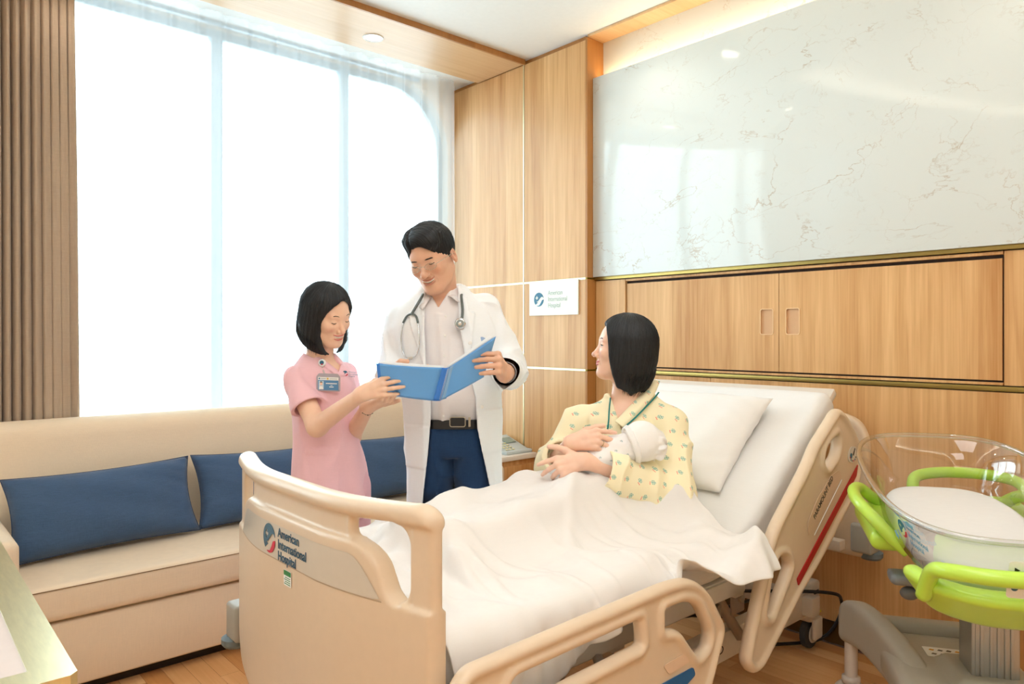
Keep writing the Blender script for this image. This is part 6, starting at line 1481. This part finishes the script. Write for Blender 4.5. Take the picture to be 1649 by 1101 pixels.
# ---------------------------------------------------------------- blanket: a cloth settled over the legs
def drape_blanket():
    nx, ny = 112, 112; x0, x1, y0, y1 = .935, 2.06, 1.00, 2.32
    rs_ = np.random.RandomState(4); gx, gt = np.meshgrid(np.linspace(x0, x1, nx), np.linspace(0, 1, ny), indexing='ij')
    ylo = 1.228-np.interp(gx, (.93, 1.06, 1.17, 1.55, 1.80, 2.0), (.34, .30, .10, .08, .15, .22)); gy = ylo+(y1-ylo)*gt
    wv = .010*np.sin(gx*17+gy*7+1)+.008*np.sin(gy*23-gx*9)+.006*np.sin(gx*31+gy*19)
    over = np.clip(1.228-gy, 0, 1)*np.clip((1.86-gx)/.12, 0, 1)                  # the part that starts by hanging straight down
    P = np.stack([gx, gy+over*.93+.006*np.sin(gx*40)*(over > 0), .86+wv*1.8+rs_.rand(nx, ny)*.004-over*.95], -1); rx, ry = (x1-x0)/(nx-1)*1.09, ((y1-ylo[:, :1])/(ny-1)*1.05)[..., None]
    HY = np.hypot(rx, ry[:-1]); prev = P.copy(); dt2 = .0016*9.8*.55
    def col(P):
        Q = P.reshape(-1, 3)
        def sd(Q):
            x, y, z = Q.T; top = mtop(x); m_ = np.maximum(z-top, np.abs(y-BC)-.462)
            q1 = np.stack([np.maximum(np.abs(y-BC)-.462+.03, 0), np.maximum(z-top+.03, 0)], 1); m_ = np.linalg.norm(q1, axis=1)+np.minimum(np.maximum(np.abs(y-BC)-.462+.03, z-top+.03), 0)-.03
            C_ = np.stack([x*SN-y*CS, x*CS+y*SN, z], 1); l_ = legs(C_)
            gw = ell(Q, (2.06, 1.64, .72), (.20, .25, .14))
            fb_ = x-bend(y)-.030; rl = np.maximum(np.abs(y-1.15)-.022, z-np.interp(x, (1.7, 1.84, 2.0), (.655, .60, .665))); fb_ = np.where(z < .95, fb_, 1.)
            return np.minimum(np.minimum(smin(m_, l_, .05), gw), np.minimum(fb_, rl))-.006
        d = sd(Q); k = d < 0
        if k.any():
            q = Q[k]; e = 1e-3; g = np.stack([sd(q+np.eye(3)[i]*e)-d[k] for i in range(3)], 1)/e; g /= np.linalg.norm(g, axis=1)[:, None]+1e-6
            Q[k] -= g*d[k][:, None]
        return Q.reshape(P.shape), k.reshape(P.shape[:2])
    def con(P, a, b, rest, st):
        A, B_ = P[a], P[b]; dl = B_-A; L_ = np.linalg.norm(dl, axis=-1, keepdims=True)+1e-9; c = dl*(1-rest/L_)*.5*st; P[a] = A+c; P[b] = B_-c
    s = slice
    for it in range(170):
        v = (P-prev)*.965; prev = P.copy(); P = P+v; P[..., 2] -= .00035
        for sub in range(8):
            for o_ in (0, 1):
                n_ = (nx-o_)//2*2; con(P, (s(o_, o_+n_-1, 2),), (s(o_+1, o_+n_, 2),), rx, 1.)
                n_ = (ny-o_)//2*2; con(P, (s(None), s(o_, o_+n_-1, 2)), (s(None), s(o_+1, o_+n_, 2)), ry, 1.)
            con(P, (s(0, -1), s(0, -1)), (s(1, None), s(1, None)), HY, .22); con(P, (s(1, None), s(0, -1)), (s(0, -1), s(1, None)), HY, .22)
        con(P, (s(0, -9),), (s(9, None),), rx*9, .06); con(P, (s(None), s(0, -9)), (s(None), s(9, None)), ry*9, .06)
        P, hit = col(P); hit = hit[..., None]
        prev[..., :2] = np.where(hit, prev[..., :2]*.25+P[..., :2]*.75, prev[..., :2]); prev[..., 2] = np.where(hit[..., 0], P[..., 2], prev[..., 2])
    G = P.reshape(-1, 3); u1 = G[:, 0]*.8+G[:, 1]*.6; u2 = -G[:, 0]*.6+G[:, 1]*.8
    rid = lambda a, b, sc, sd_: 1-np.abs(vnoise(np.stack([a*sc, b*sc*.28, a*0], 1), 1, sd_))*2
    up_ = np.clip((G[:, 2]-.60)/.05, 0, 1); amp = .027*np.clip(rid(u2, u1, 9, 1), 0, 1)**2+.018*np.clip(rid(u1, u2, 12, 5), 0, 1)**2+.006*np.clip(rid(u1+u2, u1-u2, 21, 9), 0, 1)**2
    P[..., 2] += (amp*up_).reshape(nx, ny); P[..., 1] -= ((amp*1.3+.004*np.sin(G[:, 0]*48+3*np.sin(G[:, 0]*9)))*(1-up_)*(G[:, 1] < 1.5)).reshape(nx, ny)*.7
    for _ in range(1):
        P[1:-1, 1:-1] = P[1:-1, 1:-1]*.5+.125*(P[:-2, 1:-1]+P[2:, 1:-1]+P[1:-1, :-2]+P[1:-1, 2:])
    return P
BP = drape_blanket()
bk_m = fabric('white_blanket', 'EBE7E4', .08, 800, k=.015)
bo = np_mesh('blanket', BP.reshape(-1, 3), grid_faces(BP.shape[0], BP.shape[1]), bk_m); tag(bo, 'rumpled white blanket spread over the legs and hanging over the near side', 'blanket')
md = bo.modifiers.new('t', 'SOLIDIFY'); md.thickness = .006; md.offset = 1; md = bo.modifiers.new('s', 'SUBSURF'); md.levels = 1; md.render_levels = 1
# ---------------------------------------------------------------- newborn cot on wheels
KC = to_world(np.array([1.27, 2.03, 0])); KA = to_world(np.array([.27, .963, 0])); KA /= np.linalg.norm(KA); KP = np.array([-KA[1], KA[0], 0])
KM = np.stack([KA, KP, [0, 0, 1]], 0)
def kw(P): return np.asarray(P, float) @ KM+KC*np.array([1, 1, 0])
cot = thing('bassinet', 'wheeled newborn cot with clear tub, lime green tray and grey base', 'bassinet', (KC[0], KC[1], 0))
TZ, TT = .69, math.radians(6.5)                # tray height at the centre, tilt (far end up)
def tilt(P): P = np.asarray(P, float); x, y, z = P[..., 0], P[..., 1], P[..., 2]; return np.stack([x*math.cos(TT)-z*math.sin(TT), y, x*math.sin(TT)+z*math.cos(TT)], -1)+np.array([0, 0, TZ])
def kt(P): return kw(tilt(P))
clear = bpy.data.materials.new('clear_acrylic'); nt, N, L, b = nodes(clear); N.remove(b)
a1_, a2_, a3_, lw = N.new('ShaderNodeBsdfTransparent'), N.new('ShaderNodeBsdfGlossy'), N.new('ShaderNodeMixShader'), N.new('ShaderNodeLayerWeight'); a2_.inputs['Roughness'].default_value = .04; lw.inputs[0].default_value = .35
a1_.inputs[0].default_value = (.93, .94, .94, 1); mr = N.new('ShaderNodeMapRange'); mr.inputs[3].default_value = .05; mr.inputs[4].default_value = .85; L.new(lw.outputs['Facing'], mr.inputs[0])
L.new(mr.outputs[0], a3_.inputs[0]); L.new(a1_.outputs[0], a3_.inputs[1]); L.new(a2_.outputs[0], a3_.inputs[2]); L.new(a3_.outputs[0], N['Material Output'].inputs[0])
lime = mat('lime_plastic', 'BEE650', .28, coat=.3); kg = mat('cot_base_grey', 'B4AFA4', .5, bump=.1, bscale=700); kg2 = mat('cot_base_dark', '5E5F60', .5); alu = mat('aluminium', 'B9BBBC', .35, .85)
def srect(a, hx, hy, p=3.2): c, s_ = math.cos(a), math.sin(a); return hx*abs(c)**(2/p)*(1 if c > 0 else -1), hy*abs(s_)**(2/p)*(1 if s_ > 0 else -1)
nA = 72; prof = [(.0, .330, .165), (.012, .352, .185), (.06, .368, .198), (.12, .392, .215), (.155, .416, .235), (.170, .432, .250)]
vs = []
for h_, hx_, hy_ in prof:
    for k in range(nA):
        x, y = srect(2*math.pi*k/nA, hx_, hy_); lift = .030*max(0, x/.43)*h_/.17; vs.append((x, y, .03+h_+lift))
F = grid_faces(len(prof), nA, True); V = kt(vs)
tub = np_mesh('tub', V, F, clear, cot); bot_ = [tuple(range(nA))]
rimp = [vs[(len(prof)-1)*nA+k] for k in range(nA)]
tube('tub_rim', kt(rimp), .0078, clear, tub, 10, closed=True)
def kmesh(name, f, lo, hi, h, m, par, tf=kt):
    V, Q = surf(f, lo, hi, h, slack=1.6); return np_mesh(name, tf(V), Q, m, par)
def sr(P, hx, hy, p=3.2): k0 = ((np.abs(P[:, 0])/hx)**p+(np.abs(P[:, 1])/hy)**p)**(1/p); return (k0-1)*min(hx, hy)
mt2 = kmesh('cot_mattress', lambda P: np.maximum(smax(sr(P, .335, .17), np.abs(P[:, 2]-.060)-.026, .03), -9)-.006, (-.37, -.21, .02), (.37, .21, .13), .008, sheet, cot)
def f_tray(P):
    x, y, z = P.T; o_ = sr(P, .36, .150, 2.8); bowl = smax(o_+.35*np.clip(.02-z, 0, 1), np.maximum(z-.055, -.055-z), .02); 
    near_ = smax(smax(sr(P, .440, .250, 3.0)+.55*np.clip(.05-z, 0, 1), x+.27, .02), np.maximum(z-.075, -.045-z), .02); m_ = P.copy(); m_[:, 1] = np.abs(y)
    side_ = rbox(m_, (.15, .19, .012), (.145, .050, .030), .025); far_ = rbox(P, (.37, -.12, .01), (.05, .15, .035), .03)
    d = smin(smin(smin(bowl, near_, .03), side_, .03), far_, .03)
    tubv = smax(sr(P, .385, .212, 3.2)-.10*np.clip(z-.03, 0, .2), -(z-.030), .01); return smax(d, -tubv, .008)
tray = kmesh('tray', f_tray, (-.50, -.30, -.08), (.46, .30, .10), .0075, lime, cot)
def loop(name, pts, r=.0185): return tube(name, kt(pts), r, lime, tray, 14, sub=6)
for sx in (-1, 1):     # end handles
    dz = .045 if sx < 0 else .01; yo = -.12 if sx > 0 else .02
    loop('handle', [(sx*.34, yo-.17, .02), (sx*.385, yo-.165, .055+dz), (sx*.430, yo-.145, .078+dz), (sx*.462, yo-.08, .085+dz), (sx*.470, yo, .087+dz), (sx*.462, yo+.08, .085+dz), (sx*.430, yo+.145, .078+dz), (sx*.385, yo+.165, .055+dz), (sx*.34, yo+.17, .02)])
for sy in (-1, 1):     # side handles
    loop('handle', [(x+.15, sy*(y-.050), z) for x, y, z in ((-.17, .20, .0), (-.16, .235, .03), (-.13, .275, .070), (-.07, .302, .092), (.0, .310, .097), (.07, .302, .097), (.13, .275, .085), (.15, .235, .05), (.16, .20, .01))])
# labels on the tub wall facing the bed
def on_tub(x, z, side=1, off=.003):
    i = np.interp(z, [p[0] for p in prof], range(len(prof))); hx_ = np.interp(z, [p[0] for p in prof], [p[1] for p in prof]); hy_ = np.interp(z, [p[0] for p in prof], [p[2] for p in prof])
    y = hy_*(1-abs(x/hx_)**3.2)**(1/3.2); return kt((x, side*(y+off), .03+z+.030*max(0, x/.43)*z/.17))
def tub_frame(x, z): 
    o = on_tub(x, z); r = on_tub(x-.03, z)-o; u = on_tub(x, z+.02)-o; r /= np.linalg.norm(r); u -= r*u.dot(r); u /= np.linalg.norm(u); return o, r, u
def tub_emblem(x, z, r, mt_, ml_):
    o, rr, uu = tub_frame(x, z); return emblem(o, rr, uu, r, mt_, ml_, tub)
tub_emblem(-.19, .100, .024, mat('emblem_green_blue', '127C8C', .5), red)
for i, s in enumerate(('American', 'International', 'Hospital')):
    o, rr, uu = tub_frame(-.222, .112-.021*i); text('lettering', s, .021, o, rr, uu, mat('tub_print_blue', '6FA8C8', .5) if i == 0 else bpy.data.materials['tub_print_blue'], tub, sx=.9)
pnk = mat('print_pink', 'E58AA0', .5); sky_ = mat('print_sky_blue', '7EC0E0', .5); org = mat('print_orange', 'E86A4A', .5)
def tub_shape(name, x, z, poly, m): o, rr, uu = tub_frame(x, z); return flat_shape(name, [poly], o, rr, uu, m, tub, .0008)
cloud = [(.018*math.cos(a)*(1+.18*math.sin(5*a)), .010*math.sin(a)*(1+.18*math.sin(5*a))) for a in np.linspace(0, 2*math.pi, 30, endpoint=False)]
for x, z in ((-.20, .142), (-.10, .05), (-.26, .135)): tub_shape('cloud_print', x, z, cloud, sky_)
for r0, mm in ((.026, pnk), (.020, mat('print_yellow', 'F0CC60', .5)), (.014, sky_)):
    tub_shape('rainbow_print', -.345, .07, [(r0*math.cos(a), r0*math.sin(a)) for a in np.linspace(0, math.pi, 16)]+[((r0-.005)*math.cos(a), (r0-.005)*math.sin(a)) for a in np.linspace(math.pi, 0, 16)], mm)
tub_shape('cloud_print', -.325, .064, [(a*.6, c*.6) for a, c in cloud], sky_); tub_shape('balloon_print', .10, .12, circ(0, 0, .020, 20, .026), org); tub_shape('balloon_print', .13, .15, circ(0, 0, .014, 20, .018), sky_)
# column, base deck and legs
kbox = lambda name, x0, x1, y0, y1, z0, z1, m, par, bev=.006: _kb(name, x0, x1, y0, y1, z0, z1, m, par, bev)
def _kb(name, x0, x1, y0, y1, z0, z1, m, par, bev):
    o = box(name, x0, x1, y0, y1, z0, z1, m, None, bev, 3)
    co = np.empty(len(o.data.vertices)*3, np.float32); o.data.vertices.foreach_get('co', co); o.data.vertices.foreach_set('co', kw(co.reshape(-1, 3)).astype(np.float32).ravel()); o.data.update(); o.parent = par; o.location = -world_of(par); return o
colm = kbox('column', .02, .13, -.14, -.02, .33, .72, alu, cot, .004)
for y in (-.125, -.11, -.092, -.074, -.05, -.038): kbox('column_rib', .0165, .0205, y, y+.009, .335, .70, alu, colm, .001)
deck = kmesh('base_deck', lambda P: smin(rbox(P, (.05, 0, .27), (.33, .17, .05), .03), rbox(P, (.075, -.08, .325), (.10, .10, .018), .014), .03), (-.32, -.2, .2), (.42, .2, .36), .011, kg, cot, kw)
def side_leg(sy):
    # sweeping fairing: high at the far caster post, waisted towards the deck in plan
    O = raster2d([round_poly([(.455, .24), (.465, .34), (.41, .402), (.34, .392), (.15, .335), (0, .30), (-.15, .26), (-.30, .26), (-.40, .31), (-.44, .26), (-.42, .18), (-.25, .14), (.0, .18), (.2, .20), (.36, .25)], [.02, .06, .06, .08, .1, .1, .1, .08, .05, .04, .05, .06, .06, .06, .05], 6)])
    yc = lambda x: sy*(.225-.135*np.clip(1-(x/.42)**2, 0, 1))
    return kmesh('leg_fairing', lambda P: slab(O(P[:, 0], P[:, 2]), P[:, 1]-yc(P[:, 0]), .038, .024), (-.48, -.28, .05), (.50, .28, .42), .0085, kg, cot, kw)
legs_ = [side_leg(1), side_leg(-1)]
kbox('rear_fairing', .36, .41, -.22, .22, .29, .36, kg, cot, .02); kbox('front_fairing', -.40, -.34, -.22, .22, .17, .24, kg, cot, .02)
for i, (x, sy) in enumerate(((.42, 1), (-.40, 1), (.42, -1), (-.40, -1))):
    y = sy*.225; zt = .28 if x > 0 else .20
    p_ = tube('caster_post', kw([(x, y, zt), (x, y, .125)]), .021, metal_w, cot, 16, cap=False)
    tube('collar', kw([(x, y, .128), (x, y, .108)]), .030, metal_w, p_, 16)
    for s_ in (-1, 1):
        w_ = tube('wheel', kw([(x+.012, y+s_*.012, .050), (x+.012, y+s_*.030, .050)]), .050, dark_g, p_, 28)
        tube('hub', kw([(x+.012, y+s_*.0285, .050), (x+.012, y+s_*.034, .050)]), .030, metal_w, w_, 20)
    kmesh('caster_hood', lambda P: smax(sph(P, (x+.012, y, .052), .060), -(P[:, 2]-.062), .006)*1.0, (x-.07, y-.07, .04), (x+.09, y+.07, .13), .009, metal_w, p_, kw)
    kbox('brake_pedal', x-.075, x-.035, y-.02, y+.02, .085, .10, blk, p_, .006)
# tilt lever and paddle below the tray
lv = kmesh('tilt_paddle', lambda P: rbox(P, (.04, .135, .600), (.050, .055, .016), .014)+.15*np.clip(P[:, 0]-.04, 0, 1), (-.05, .05, .56), (.15, .22, .65), .006, mat('paddle_grey', '80858A', .5), cot, kw)
tube('tilt_lever', kw([(.03, -.04, .62), (.03, .12, .560)]), .006, alu, cot, 10); kmesh('lever_knob', lambda P: ell(P, (.03, .135, .556), (.018, .026, .020)), (-.02, .08, .52), (.08, .19, .60), .005, mat('knob_grey', '6A6E72', .5), cot, kw)
kbox('column_head', -.10, .20, -.16, .08, .645, .70, kg2, cot, .015)
o = flat_shape('instruction_sticker', [rrect(-.07, .07, -.036, .036, .005)], kw((.215, -.02, .3215)), -KP, KA, wht, deck, .0008)
for i in range(5):
    for j in range(2): flat_shape('pictogram', [[(-.008, -.003), (.004, -.006), (.009, .002), (-.002, .006)]], Vector(kw((.215, -.02, .3225)))+Vector(KP)*(-.048+.024*i)+Vector(KA)*(-.016+.030*j), -KP, KA, (blk, kg2, mat('sticker_amber', 'E0A030', .5))[(i+j) % 3], o, .0006)
lb_ = flat_shape('warning_label', [rrect(-.035, .035, -.045, .045, .008)], kt((-.452, .02, .125)), -KP, np.array([-.25*KA[0], -.25*KA[1], 1.0]), mat('label_white', 'EFEFEF', .4), tub, .0008)
for i, mm in enumerate((blk, mat('warn_yellow', 'E8B820', .5), teal)): flat_shape('pictogram', [circ(-.02, .024-.022*i, .007, 3+i*9)], Vector(kt((-.453, .02, .125))), -KP, np.array([-.25*KA[0], -.25*KA[1], 1.0]), mm, lb_, .001)
